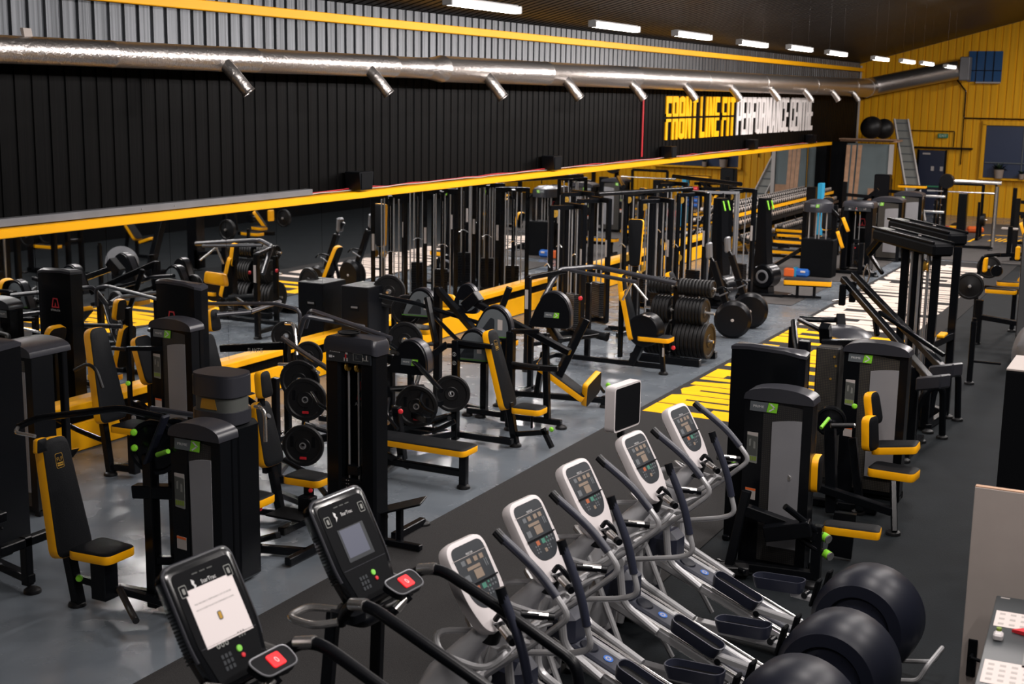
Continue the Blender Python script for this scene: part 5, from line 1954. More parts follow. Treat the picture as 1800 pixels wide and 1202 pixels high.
mb.lathe(W(1069, 677, .22), (0, -1, 0), [(.025, -.02), (.04, 0), (.025, .02), (0, .022)], 12)
mb.build('adjuster_knob', t)

# tall narrow pad machine
t = ROOT('pullover_machine', 'machine with a tall narrow yellow-edged pad standing above yellow pulleys', 'gym machine', -8.9, 22.3)
mb = MB()
mb.pad((-8.88, 22.3, 1.22), (.12, -1, .05), Z, .86, .20, .28, .09, .06)
mb.build('back_pad', t)
for s in (-1, 1):
    mb = MB('gold')
    mb.lathe((-8.88 + .1 * s, 22.3, 1.08), X_, [(.01, -.03), (.07, -.03), (.05, 0), (.07, .03), (.01, .03)], 16)
    mb.build('pulley', t)
    mb = MB('rod_steel')
    mb.cyl((-8.88 + .1 * s, 22.3, 1.0), (-8.88 + .1 * s, 22.3, 1.25), .015)
    mb.build('rod', t)
frame(t, [((-8.88, 22.4, .05), (-8.88, 22.4, 1.95), .1), ((-8.88, 22.4, .05), (-8.88, 21.6, .05)), ((-9.35, 22.3, .05), (-8.3, 22.3, .05))], [(-9.35, 22.3), (-8.3, 22.3)])

# arm machine with head pad by the aisle
t = ROOT('leg_extension', 'machine with yellow-edged head and back pads and a rounded black guard, beside the plate tree', 'gym machine', -7.5, 19.1)
head(t, (-7.72, 19.1, 1.32), 0, .19, .42)
back(t, (-7.52, 19.1, .52), 0, .80, .32, .22, 15)
seat(t, (-7.2, 19.1, .60), 0, .52, .36)
mb = MB('plastic_black')
mb.lathe((-7.38, 19.12, .68), (0, 1, 0), [(.0, -.15), (.24, -.15), (.26, -.13), (.26, .13), (.24, .15), (0, .15)], 30)
mb.mat('label_white')
mb.obox((-7.32, 18.98, .925), (.1, 0, -.02), (0, .08, 0), (0, 0, .01))
mb.build('cam_guard', t)
frame(t, [((-7.06, 19.1, .03), (-7.12, 19.1, .55), .07), ((-7.6, 19.1, .10), (-7.42, 19.1, .5), .12), ((-7.05, 19.1, .12), (-9.0, 19.1, .12), .075), ((-9.0, 18.2, .03), (-9.0, 18.2, 1.5), .09), ((-8.95, 19.1, .12), (-9.0, 18.2, .12)),
          ((-8.5, 19.4, .05), (-8.5, 19.4, 1.3), .085), ((-9.0, 18.2, .42), (-7.9, 18.9, .6), .06), ((-7.8, 19.1, .2), (-7.8, 19.1, 1.2), .07), ((-9.0, 18.2, 1.48), (-8.75, 19.0, 1.52), .07)], [(-7.06, 19.1), (-9.0, 18.2)])
arm(t, [(-8.9, 18.5, 1.1), (-8.8, 18.9, 1.55), (-8.3, 19.2, 1.6), (-6.9, 19.1, 1.45)], .04, 'cap_black')
arm(t, [(-8.6, 18.9, 1.55), (-7.4, 18.7, 1.48)], .03, 'cap_black')
arm(t, [(-7.55, 18.9, 1.45), (-7.7, 18.9, 1.15)], .018, 'chrome', 'hand_grip')
arm(t, [(-7.55, 18.9, 1.45), (-7.25, 18.8, 1.2)], .018, 'chrome', 'hand_grip')
for p, m_ in (((-8.6, 19.3, 1.05), 'red'), ((-7.9, 19.4, .95), 'red'), ((-6.95, 19.2, .42), 'red')):
    knob(t, p, m_, .035)
roller(t, (-8.4, 18.9, .6), (-7.9, 18.8, .55), .06, ring=False)
for c_, z_ in (((-9.0, 18.15, 1.15), (.05, .012, .3)), ((-7.06, 19.058, .36), (.03, .006, .14))):
    mb = MB('label_white')
    mb.box(c_, z_)
    mb.build('white_label', t)

# plate tree with individually loaded plates
t = ROOT('plate_tree', 'low black rack on two floor rails holding stacks of round black plates', 'plate rack', -7.2, 20.0)
px_, py_ = -7.35, 20.35
frame(t, [((px_, py_, .05), (px_, py_ + .05, 1.32), .10), ((-7.95, 19.95, .06), (-6.75, 19.95, .06), .12), ((-7.95, 20.75, .06), (-6.75, 20.75, .06), .12), ((px_, 19.95, .06), (px_, 20.75, .06), .09)], (), .09)
for z_ in (1.22, .82, .36):
    horn(t, (px_, py_, z_), (px_ + .68, py_ - .02, z_))
    horn(t, (px_, py_, z_), (px_ - .55, py_ + .02, z_))
gp = 'round black plates stored on the plate rack'
for z_, r_, th_, rng1, rng2, nm in ((1.22, .14, .05, range(10), range(7), 'small plate on the top horn of the plate rack'), (.82, .235, .05, range(8), range(5), 'middle-sized plate on the middle horn of the plate rack'),
                                    (.36, .30, .062, range(8), range(6), 'large plate on the lowest horn of the plate rack')):
    for i in rng1:
        plate_disc((px_ + .09 + i * (th_ + .008), py_, z_), (1, -.02, 0), r_, th_, nm, gp)
    for i in rng2:
        plate_disc((px_ - .09 - i * (th_ + .008), py_, z_), (1, -.02, 0), r_, th_, nm, gp)
t = ROOT('incline_bench', 'steep yellow-edged bench standing behind the plate rack', 'bench', -8.0, 22.0)
back(t, (-7.72, 22.0, .45), 0, .85, .30, .24, 24)
seat(t, (-7.5, 22.0, .42), 0, .3, .3)
frame(t, [((-7.7, 22.0, .05), (-7.9, 22.0, .6)), ((-8.3, 22.0, .05), (-7.4, 22.0, .05)), ((-8.25, 22.0, .05), (-8.0, 22.0, .9), .06)], [(-8.3, 22.0), (-7.4, 22.0)])


# ------------------------------------------------------------------ cable towers
def cable_tower(x, y, rz, label, h=2.38, cat='cable machine', w=.62, group='cable towers by the mirror'):
    t = thing('cable_tower', label, cat, (x, y, 0), rz, group, world=False)
    for s in (-1, 1):
        mb = MB('steel_black')
        mb.bar((w / 2 * s, .12, .04), (w / 2 * s, .12, h), .085)
        mb.build('upright', t)
    mb = MB('steel_black')
    mb.bar((-w / 2, .12, h - .04), (w / 2, .12, h - .04), .09)
    mb.bar((-w / 2, .12, .06), (w / 2, .12, .06), .09)
    mb.bar((0, .12, h - .06), (0, -.38, h - .06), .08)
    mb.bar((0, -.38, .06), (0, .12, .06), .08)
    mb.bar((0, -.36, .04), (0, -.36, h - .05), .075)
    mb.build('frame', t)
    mb = MB('plastic_black')
    for q in range(18):
        mb.box((0, .12, .14 + q * .036), (.3, .13, .032), .003)
    mb.build('weight_stack', t)
    for a in (-.16, -.09, .09, .16):
        mb = MB('rod_steel')
        mb.cyl((a, .12 if abs(a) < .1 else -.30, .1), (a, .12 if abs(a) < .1 else -.30, h - .08), .014, n=8)
        mb.build('guide_rod', t)
    for z_ in (h - .16, 1.05):
        mb = MB('gold')
        mb.lathe((0.0, -.30, z_), X_, [(.01, -.03), (.07, -.03), (.05, 0), (.07, .03), (.01, .03)], 14)
        mb.build('pulley', t)
    mb = MB('label_white')
    mb.box((w / 2, .075, 1.45), (.05, .01, .32))
    mb.build('white_label', t)
    mb = MB('chrome')
    mb.cyl((0, -.42, h - .2), (0, -.42, 1.35), .004, n=6)
    mb.tube([(-.1, -.42, 1.28), (0, -.42, 1.35), (.1, -.42, 1.28)], .01, 6)
    mb.build('cable_handle', t)
    return t


CT = [(-9.75, 21.3, -35, 'tall cable tower nearest the camera, in front of the mirror'), (-9.95, 22.9, -35, 'second tall cable tower, right behind the nearest one'),
      (-9.9, 25.0, -25, 'cable tower with chromed rods left of the tall narrow pad'), (-9.0, 25.6, -25, 'cable tower behind the tall narrow pad'),
      (-10.4, 28.2, -20, 'farther cable tower under the dark crossover beam'), (-8.5, 27.2, -20, 'cable tower at the aisle end of the crossover beam')]
for x, y, rz, lb in CT:
    cable_tower(x, y, rz, lb)
for i, (a, b, lb) in enumerate((((-9.95, 23.0, 2.44), (-9.0, 25.6, 2.44), 'black crossover beam joining the nearer cable towers'), ((-10.4, 28.3, 2.5), (-8.5, 27.3, 2.46), 'long dark crossover beam above the farther cable towers'),
                                ((-11.2, 27.0, 2.5), (-10.2, 24.9, 2.46), 'black crossover beam close to the mirror'))):
    mb = MB('steel_black')
    mb.cyl(a, b, .045)
    p, q = vec(a), vec(b)
    for s in (.25, .5, .75):
        mb.cyl(p.lerp(q, s), p.lerp(q, s) - Z * .12, .012, n=6)
    one(mb, 'crossover_beam', lb, 'beam', a)

# window framed air towers (narrow grey columns) and ski trainers
def ski_trainer(x, y, rz, label, h=2.12):
    t = thing('ski_trainer', label, 'ski trainer', (x, y, 0), rz, 'air trainers standing on the rubber mats', world=False)
    mb = MB('steel_black')
    mb.prism([(-.20, .02), (.26, .02), (.16, h * .45), (.08, h), (-.10, h), (-.12, h * .45)], (0, 0, 0), X_, Z, -.14, .14)
    mb.build('column', t)
    mb = MB('steel_black')
    mb.lathe((.12, -.0, .42), Y_, [(0, -.22), (.24, -.22), (.27, -.18), (.27, .18), (.24, .22), (0, .22)], 28)
    mb.mat('zinc')
    mb.lathe((.12, 0, .42), Y_, [(.1, -.225), (.14, -.226), (.15, -.22)], 20)
    mb.build('fan_housing', t)
    mb = MB('steel_black')
    mb.box((.1, 0, .03), (1.1, .6, .04), .01)
    mb.build('base_plate', t)
    mb = MB('placard_dark')
    mb.box((-.125, -.145, 1.45), (.03, .006, .5))
    mb.build('side_print', t)
    for s in (-1, 1):
        mb = MB('lime')
        mb.bar((.10, .10 * s, h - .05), (.16, .10 * s, h - .25), .03)
        mb.build('pull_handle', t)
    return t


ski_trainer(-8.25, 28.3, -10, 'tall dark ski trainer column with a flywheel housing at its foot')
ski_trainer(-8.5, 26.0, -10, 'dark ski trainer just left of the rowing machines', 2.25)
t = ROOT('sled_rack', 'tall thin grey framed stand behind the rowing machines', 'stand', -9.0, 27.0)
for i, x in enumerate((-9.35, -9.0, -8.75, -8.45)):
    mb = MB('zinc' if i % 2 else 'steel_black')
    mb.box((x, 26.6 + .1 * i, 1.15), (.10, .06, 2.3), .01)
    mb.build('post', t)
mb = MB('zinc')
mb.bar((-9.4, 26.6, 2.3), (-8.4, 26.9, 2.3), .06)
mb.build('top_rail', t)

for x, y, lb in ((-7.12, 22.75, 'rowing machine stored upright on its fan wheel, nearer of two'), (-7.15, 23.9, 'rowing machine stored upright on its fan wheel, farther of two')):
    t = ROOT('rowing_machine', lb, 'rowing machine', x, y, 'rowing machines stored upright')
    mb = MB('plastic_black')
    mb.lathe((x, y, .34), (.25, -1, 0), [(0, -.14), (.28, -.14), (.335, -.08), (.335, .08), (.28, .14), (0, .14)], 36)
    mb.mat('label_white')
    mb.lathe(vec((x, y, .34)) + vec((.25, -1, 0)).normalized() * .14, (.25, -1, 0), [(.03, 0), (.02, .006), (0, .006)], 12)
    mb.build('fan_housing', t)
    frame(t, [((x - .1, y, .5), (x - .42, y, 1.35), .11), ((x - .42, y, 1.35), (x - .6, y, 1.6), .06)], (), .09, name='rail')
    mb = MB('zinc')
    mb.bar((x - .25, y - .07, .75), (x - .05, y - .07, .85), .03)
    mb.bar((x - .28, y + .07, .85), (x - .05, y + .07, .9), .03)
    mb.build('foot_stretcher', t)
    mb = MB('zinc')
    mb.obox((x - .5, y, 1.55), (.08, 0, .02), (0, .2, 0), (-.02, 0, .30), .03)
    mb.build('seat', t)
    arm(t, [(x - .3, y - .1, .9), (x - .12, y - .2, .95), (x - .02, y - .2, .85)], .018, 'steel_black', 'handle')

# ------------------------------------------------------------------ right hand row of machines
t = ROOT('weight_machine', 'tall black weight tower with a red A outline, right of the yellow floor letters', 'gym machine', -3.42, 12.15)
atlantis_tower(t, -3.42, 12.15, 0, 1.98, .70, .22, logo_z=.52, logo_x=.0)
arm(t, [W(1395, 565, 1.7), W(1398, 600, 1.55), W(1415, 680, 1.2)], .035, 'steel_black', 'side_lever')

t = ROOT('kneeling_curl_machine', 'badged black machine with kidney-shaped yellow cushion and low pad, nearest in the right row', 'gym machine', -3.10, 11.5)
prime_tower(t, -3.10, 11.5, 0, 1.74, .62, .20)
mb = MB()
mb.pad(W(1440, 864, .78), (1, .05, .05), Z, .34, .20, .24, .15, .09)
mb.build('kidney_cushion', t)
arm(t, [W(1385, 840, .92), W(1430, 832, .92)], .028, 'chrome', 'cushion_post')
mb = MB()
mb.pad(W(1449, 918, .50), Z, (1, .12, 0), .50, .20, .22, .075, .04)
mb.build('seat', t)
mb = MB('steel_black')
mb.prism([(-.11, 0), (.12, -.02), (.14, .42), (-.06, .42)], W(1474, 975, .04), (1, .1, 0), Z, -.03, .03)
mb.build('seat_post', t)
frame(t, [((-3.4, 11.2, .08), (-2.65, 11.3, .08), .08), ((-2.66, 11.3, .04), (-2.66, 11.3, .55), .09), ((-2.66, 11.3, .45), (-3.3, 11.2, .62), .10), ((-3.5, 11.2, .06), (-3.5, 10.9, .06), .1), ((-3.4, 11.1, .1), (-3.3, 11.2, .8), .08), ((-3.1, 11.15, .45), (-2.7, 11.2, .55), .14)], [(-2.66, 11.2), (-3.5, 10.9)])
for a, b, c_ in ((W(1380, 890, .75), W(1425, 925, .55), W(1447, 942, .45)), (W(1385, 930, .45), W(1430, 962, .35), W(1450, 972, .30))):
    arm(t, [a, b, c_], .03, 'steel_black', 'lever_arm', grip=(c_, c_ + Vector((.05, -.03, -.01)), 'lime'))
for p in (W(1290, 810, 1.0), W(1371, 818, .9), W(1387, 820, .92)):
    knob(t, p)
mb = MB('rubber')
mb.obox(W(1290, 1000, .08), (.25, .1, 0), (-.05, .14, 0), (0, 0, .08), .01)
mb.mat('steel_black')
mb.bar(W(1260, 985, .1), W(1310, 1005, .1), .04)
mb.build('foot_pedal', t)

t = ROOT('bicep_curl_machine', 'badged black machine with stacked yellow-edged arm pads and stool, second in the right row', 'gym machine', -2.85, 14.2)
prime_tower(t, -2.82, 14.25, 0, 1.74, .68, .20)
back(t, W(1545, 745, .98), -15, .34, .22, .18, 12, th=.09, r=.08, name='chest_pad')
back(t, W(1537, 792, .74), -15, .36, .22, .20, 5, th=.09, r=.07, name='lower_chest_pad')
mb = MB()
mb.pad(W(1535, 780, .72), Vector((-.15, .0, 1)), (1, .02, .14), .46, .34, .30, .08, .05)
mb.build('arm_pad', t)
seat(t, W(1572, 822, .56), -5, .48, .34, .30, name='seat', th=.09)
frame(t, [(W(1570, 845, .5), W(1572, 935, .04), .06), ((-2.35, 13.1, .22), (-3.15, 13.3, .30), .085), ((-3.0, 13.3, .05), (-3.1, 13.4, 1.0), .11), ((-2.75, 13.5, .05), (-2.9, 13.6, .8), .08), ((-3.3, 13.6, .05), (-2.6, 13.6, .05), .08)], [(-2.32, 13.05), (-2.78, 13.55)])
arm(t, [W(1460, 748, 1.0), W(1500, 748, 1.0)], .02, 'chrome', 'hand_grip', grip=(W(1460, 748, 1.0), W(1500, 748, 1.0)))
mb = MB('lime')
mb.cyl(W(1443, 752, 1.05), W(1457, 735, 1.12), .018)
mb.build('lever_handle', t)
knob(t, W(1502, 714, 1.15))
wheel(t, W(1460, 740, .95), (.2, -1, 0), .16, .05)

t = ROOT('multi_station', 'black perforated machine with short top arms between the red A tower and the badged machine', 'gym machine', -3.5, 14.7)
mb = MB('perf')
mb.box((-3.38, 14.5, .85), (.26, .4, 1.5), .02)
mb.mat('gold')
for p in ((-3.3, 14.295, 1.5), (-3.28, 14.295, 1.4), (-3.33, 14.295, 1.25)):
    mb.cyl(p, vec(p) + Vector((0, -.004, 0)), .014, n=8)
mb.build('shroud', t)
frame(t, [((-3.68, 14.45, .05), (-3.68, 14.45, 1.62), .12), ((-3.5, 14.5, 1.58), (-3.0, 14.6, 1.62), .12), ((-3.95, 15.0, .05), (-4.0, 15.1, 1.65), .07), ((-3.95, 15.0, .06), (-3.4, 14.7, .06), .08)], [(-3.95, 15.0)])
arm(t, [W(1405, 560, 1.7), W(1440, 562, 1.7), W(1475, 562, 1.7)], .035, 'steel_black')
arm(t, [W(1405, 562, 1.7), W(1425, 572, 1.68), W(1445, 582, 1.65)], .028, 'steel_black')
frame(t, [(W(1477, 555, 1.75), W(1479, 578, 1.62), .10), (W(1450, 572, 1.75), W(1452, 600, 1.55), .12)], (), .1, name='clamp_block')
mb = MB('cap_black')
mb.lathe(W(1490, 585, 1.62), (0.1, -.1, 1), [(0, .06), (.2, .04), (.28, 0), (.2, -.04), (0, -.06)], 24)
mb.build('hub_cover', t)

# tall cable frame with the dark hood
t = ROOT('pulldown_rack', 'tall double cable frame with sloping dark hoods standing on the white floor letters', 'cable machine', -3.1, 18.3)
P = [((-3.75, 18.6, 2.45), (-2.72, 17.45, 2.40)), ((-3.75, 19.6, 2.50), (-2.70, 18.45, 2.45))]
for i, (a, b) in enumerate(P):
    a, b = vec(a), vec(b)
    mb = MB('matte_black')
    mb.bar(a, b, .30, .16, .03)
    mb.mat('steel_black')
    mb.bar(a + Z * .09 - Vector((.12, .05, 0)), b + Z * .09 - Vector((.12, .05, 0)), .03, .04)
    mb.bar(a + Z * .09 + Vector((.1, .08, 0)), b + Z * .09 + Vector((.1, .08, 0)), .03, .04)
    mb.mat('placard')
    d = (b - a).normalized()
    mb.bar(a - d * .02 + Z * .088, a + d * .22 + Z * .088, .15, .01, 0)
    mb.build('hood', t)
    mb = MB('label_white')
    m_ = a.lerp(b, .62) + Z * .115
    mb.obox(m_, d * .07, (0, .03, 0), (0, 0, .012), .004)
    mb.build('badge_plate', t)
for (x, y) in ((-3.32, 18.15), (-3.12, 17.9), (-2.82, 17.55), (-2.70, 18.45), (-3.3, 19.1)):
    mb = MB('steel_black')
    mb.bar((x, y, .04), (x, y, 2.36), .10)
    mb.build('upright', t)
for (x, y) in ((-3.06, 17.75), (-2.94, 17.68), (-3.2, 17.95)):
    mb = MB('rod_steel')
    mb.cyl((x, y, .1), (x, y, 2.3), .02, n=8)
    mb.build('guide_rod', t)
for (x, y) in ((-3.03, 17.72), (-3.0, 17.7), (-2.9, 17.62), (-2.88, 17.6)):
    mb = MB('matte_black')
    mb.cyl((x, y, .3), (x, y, 2.25), .005, n=5)
    mb.build('cable', t)
mb = MB('gold')
mb.lathe((-2.96, 17.66, 2.16), X_, [(.01, -.03), (.07, -.03), (.05, 0), (.07, .03), (.01, .03)], 16)
mb.build('pulley', t)
mb = MB('vinyl_yellow')
mb.box((-2.75, 18.0, 1.22), (.10, .3, .04), .01)
mb.build('pad_edge', t)
mb = MB('plastic_black')
mb.box((-3.05, 17.8, .45), (.34, .2, .7), .01)
mb.build('weight_stack', t)
frame(t, [((-3.75, 18.6, 2.40), (-3.95, 18.8, 2.15), .09), ((-3.95, 18.8, 2.15), (-3.7, 18.6, 1.9), .05), ((-3.3, 18.1, .06), (-2.75, 17.5, .06), .09), ((-3.3, 19.1, .06), (-2.7, 18.45, .06), .09), ((-2.8, 17.55, .06), (-2.7, 18.45, .06), .09), ((-2.82, 17.55, 1.15), (-2.7, 18.45, 1.15), .10)], [(-2.75, 17.45), (-2.66, 18.45)])
mb = MB('chrome')
mb.tube([(-3.95, 18.75, 2.0), (-4.0, 18.75, 1.85), (-3.95, 18.75, 1.7), (-3.9, 18.75, 1.85), (-3.95, 18.75, 2.0)], .012, 6)
mb.build('cable_handle', t)

# long armed lever machine
t = ROOT('lever_row_machine', 'machine with two very long dark arms rising to the left over the white floor letters', 'gym machine', -2.7, 16.3)
for a, b in ((W(1482, 490, 1.9), W(1640, 672, 1.0)), (W(1500, 483, 1.9), W(1662, 652, 1.05))):
    frame(t, [(a, b, .085)], (), name='long_arm')
    mb = MB('cap_black')
    mb.obox(b, (.32, -.18, .10), (.10, .16, 0), (0, 0, .17), .02)
    mb.build('counterweight', t)
for p in (W(1482, 500, 1.85), W(1500, 495, 1.85)):
    mb = MB('steel_black')
    mb.bar(p, p - Z * .28, .08)
    mb.mat('chrome')
    mb.cyl(p - Z * .2, p - Z * .22 + Vector((-.12, -.05, 0)), .014)
    mb.build('grip_bracket', t)
frame(t, [(W(1545, 548, 1.6), W(1660, 625, 1.2), .05), ((-2.75, 16.2, .05), (-2.75, 16.2, 1.1), .1), ((-2.95, 16.5, .05), (-2.95, 16.5, 1.3), .08), ((-2.75, 15.9, .06), (-2.75, 16.9, .06), .09), (W(1538, 560, 1.5), W(1542, 590, 1.3), .06)], [(-2.75, 15.85), (-2.75, 16.9)])
for x, y, lb in ((-2.68, 16.95, 'nearer black arched leg stand by the right aisle'), (-2.66, 18.05, 'farther black arched leg stand by the right aisle')):
    t = ROOT('arch_stand', lb, 'stand', x, y, 'arched stands by the right aisle')
    mb = MB('steel_black')
    mb.tube([(x - .18, y, .03), (x - .15, y, .45), (x - .02, y, .72), (x + .12, y + .2, .70), (x + .14, y + .3, .03)], .045, 8, bend=.14)
    mb.build('arch', t)
    foot(t, x - .18, y)
    foot(t, x + .14, y + .3)
t = ROOT('stretch_post', 'slim black upright post with a short bar on the right aisle floor', 'post', -2.74, 20.9)
frame(t, [((-2.74, 20.9, .02), (-2.74, 20.9, .98), .08)], [(-2.74, 20.9)])
mb = MB('steel_black')
mb.cyl((-2.74, 20.9, .98), (-2.74, 20.9, 1.03), .035)
mb.build('post_cap', t)
mb = MB('steel_black')
mb.bar((-2.74, 20.9, .36), (-2.3, 20.9, .36), .05, .03)
mb.build('side_bar', t)

# far right plate loaded machine
t = ROOT('hip_thrust_machine', 'plate machine with yellow pads at the right edge beyond the aisle', 'gym machine', -2.9, 25.2)
wheel(t, (-3.32, 24.4, 1.05), (.1, -1, 0), .24, .05, 'weight_disc', 'rubber')
wheel(t, (-3.3, 26.6, 1.15), (.1, -1, 0), .22, .04, 'weight_disc', 'rubber')
frame(t, [((-3.15, 24.5, .03), (-3.15, 24.5, .8), .13), ((-3.15, 24.5, .5), (-2.3, 24.5, .42), .09), ((-3.3, 25.2, .05), (-3.3, 25.2, 1.0), .07), ((-3.3, 26.2, .8), (-2.2, 26.2, .75), .09), ((-2.75, 26.2, .05), (-2.75, 26.2, .8), .08), ((-2.3, 24.5, .03), (-2.3, 24.5, .5), .1),
          ((-3.1, 26, 1.45), (-2.6, 26, 1.5), .07), ((-2.9, 26, 1.5), (-2.9, 26, 2.0), .08)], [(-3.15, 24.5), (-2.3, 24.5), (-2.75, 26.2)])
arm(t, [(-3.28, 24.8, 1.0), (-3.2, 24.8, 1.55), (-2.9, 24.8, 1.6)], .03, 'steel_black')
mb = MB('vinyl_yellow')
mb.box(W(1732, 465, 1.25), (.07, .2, .28), .02)
mb.build('upright_pad', t)
seat(t, W(1760, 508, .85), 0, .55, .3)
back(t, W(1792, 495, .9), 150, .5, .25, .25, 35)
seat(t, W(1772, 495, .95), 10, .4, .25, name='side_pad')
mb = MB()
mb.lathe(W(1752, 476, 1.2), (0, -1, 0), [(0, -.05), (.1, -.05), (.11, 0), (.1, .05), (0, .05)], 20)
mb.build('foam_roll', t)
t = ROOT('black_rig', 'black column machine cut by the right edge of the picture', 'gym machine', -2.35, 23.4)
frame(t, [((-2.25, 22.9, .05), (-2.35, 23.6, 2.1), .16), ((-2.2, 24.6, .05), (-2.2, 24.6, 2.3), .3), ((-2.1, 23.6, .06), (-2.25, 22.9, .06), .12)], [(-2.25, 22.8)])
mb = MB('vinyl_yellow')
mb.box(W(1789, 445, 1.6), (.08, .1, .25), .02)
mb.build('pad_edge', t)
mb = MB('pale_board')
mb.box(W(1775, 402, 1.9), (.3, .1, .04), .01)
mb.build('pale_plate', t)
mb = MB('zinc')
mb.lathe((-2.12, 22.2, .42), (-1, -.6, .3), [(0, .12), (.25, .06), (.38, 0), (.3, -.1), (0, -.12)], 28)
one(mb, 'clear_ball', 'shiny grey half seen ball against the right edge', 'ball', (-2.12, 22.2, .04))

# ------------------------------------------------------------------ far field
# dumbbell racks
t = ROOT('dumbbell_rack', 'long three-tier dumbbell rack with a yellow shelf edge along the mirror', 'dumbbell rack', -11.15, 40.2)
for z_, x_, m_ in ((1.10, -11.28, 'vinyl_yellow'), (.80, -11.08, 'steel_black'), (.40, -10.85, 'steel_black')):
    mb = MB('steel_black')
    mb.obox((x_, 40.7, z_ - .03), (.34, 0, -.07), (0, 11.2, 0), (0, 0, .03))
    mb.mat(m_)
    mb.box((x_ + .19, 40.7, z_ - .05), (.03, 11.2, .09))
    mb.build('shelf', t)
for y in (35.3, 38.2, 41.1, 44, 46.2):
    mb = MB('steel_black')
    mb.bar((-11.35, y, .03), (-11.35, y, 1.15), .08)
    mb.bar((-11.35, y, .05), (-10.7, y, .05), .08)
    mb.bar((-10.72, y, .05), (-11.3, y, 1.1), .06)
    mb.build('end_frame', t)


def dumbbell():
    t = thing('dumbbell', 'chrome ended black dumbbell lying on the long rack', 'dumbbell', (0, 0, 0), world=False, group='dumbbells on the long rack')
    for s in (-1, 1):
        mb = MB('dumbbell_metal')
        mb.cyl((.07 * s, 0, 0), (.16 * s, 0, 0), .06, n=12)
        mb.mat('plastic_black')  # black bands and end faces stand in for shaded gaps between heads
        mb.cyl((.068 * s, 0, 0), (.085 * s, 0, 0), .063, n=12)
        mb.cyl((.160 * s, 0, 0), (.164 * s, 0, 0), .056, n=12)
        mb.build('weight_head', t)
    mb = MB('chrome')
    mb.cyl((-.08, 0, 0), (.08, 0, 0), .017, n=8)
    mb.build('handle', t)
    return t


db = None
for z_, x_, n_ in ((1.10, -11.28, 64), (.80, -11.08, 64), (.40, -10.85, 48)):
    for i in range(n_):
        if z_ < .5 and 11 < i < 16:
            continue
        y = 35.35 + i * .225
        if y > 46.2:
            break
        if db is None:
            db = dumbbell()
            c = db
        else:
            c = copy_tree(db)
        c.location = (x_, y, z_ + .065)

benches = [(1380, 441, 'flat bench with yellow edge, left of the black cabinet machine'), (1400, 424, 'flat bench with yellow edge, second row behind the ski trainer'), (1405, 413, 'flat bench with yellow edge, third row behind the ski trainer'),
           (1398, 404, 'small flat bench with yellow edge nearest the dumbbells'), (1445, 418, 'flat bench with yellow edge seen through the cabinet machine rods'), (1447, 400, 'farther flat bench with yellow edge seen through the cabinet machine rods')]
bn = None
for px, py, lb in benches:
    p = W(px, py, .45)
    if bn is None:
        bn = thing('flat_bench', '', 'bench', (0, 0, 0), world=False, group='flat benches in front of the dumbbells')
        mb = MB()
        mb.pad((-.62, 0, .45), Z, X_, 1.24, .28, .28, .08, .05)
        mb.build('seat', bn)
        mb = MB('steel_black')
        mb.bar((-.5, 0, .3), (.5, 0, .3), .07)
        mb.bar((-.45, 0, .05), (-.45, 0, .38), .07)
        mb.bar((.45, 0, .05), (.45, 0, .38), .07)
        mb.bar((-.5, -.25, .04), (-.5, .25, .04), .07)
        mb.bar((.5, -.25, .04), (.5, .25, .04), .07)
        mb.build('frame', bn)
        c = bn
    else:
        c = copy_tree(bn)
    c.location = (p.x, p.y, .017)
    c['label'] = lb
t = ROOT('long_bench', 'long low bench with a yellow edge in front of the black cabinet machine', 'bench', -7.4, 29.3)
p0, p1 = W(1378, 490, .42), W(1462, 494, .42)
mb = MB()
l = (p1 - p0).normalized()
mb.pad(p0, Z, l, (p1 - p0).length, .34, .34, .10, .05)
mb.build('seat', t)
frame(t, [(p1 - l * .35 - Z * .08, (p1 - l * .35) * 1.0 - Z * .40, .06), (p0 + l * .3 - Z * .08, p0 + l * .3 - Z * .40, .06), (p0 - Z * .12, p1 - Z * .12, .05), (p0 - Z * .37 - l * .5, p1 - Z * .37 - l * .2, .05)], ())
mb = MB('orange')
p = W(1388, 478, .12)
mb.box((p.x, p.y, .115), (.24, .2, .2), .02)
one(mb, 'orange_block', 'small orange box on the mat beside the black cabinet machine', 'box', (p.x, p.y, .01))
mb = MB('blue')
p = W(1410, 479, .12)
mb.box((p.x, p.y, .115), (.34, .2, .2), .05)
mb.mat('teal')
mb.box((p.x - .16, p.y, .125), (.08, .21, .22), .01)
mb.mat('paper')
mb.box((p.x + .04, p.y - .1, .15), (.12, .03, .05), .01)
one(mb, 'blue_tub', 'small blue tub beside the orange box on the mat', 'tub', (p.x, p.y, .01))

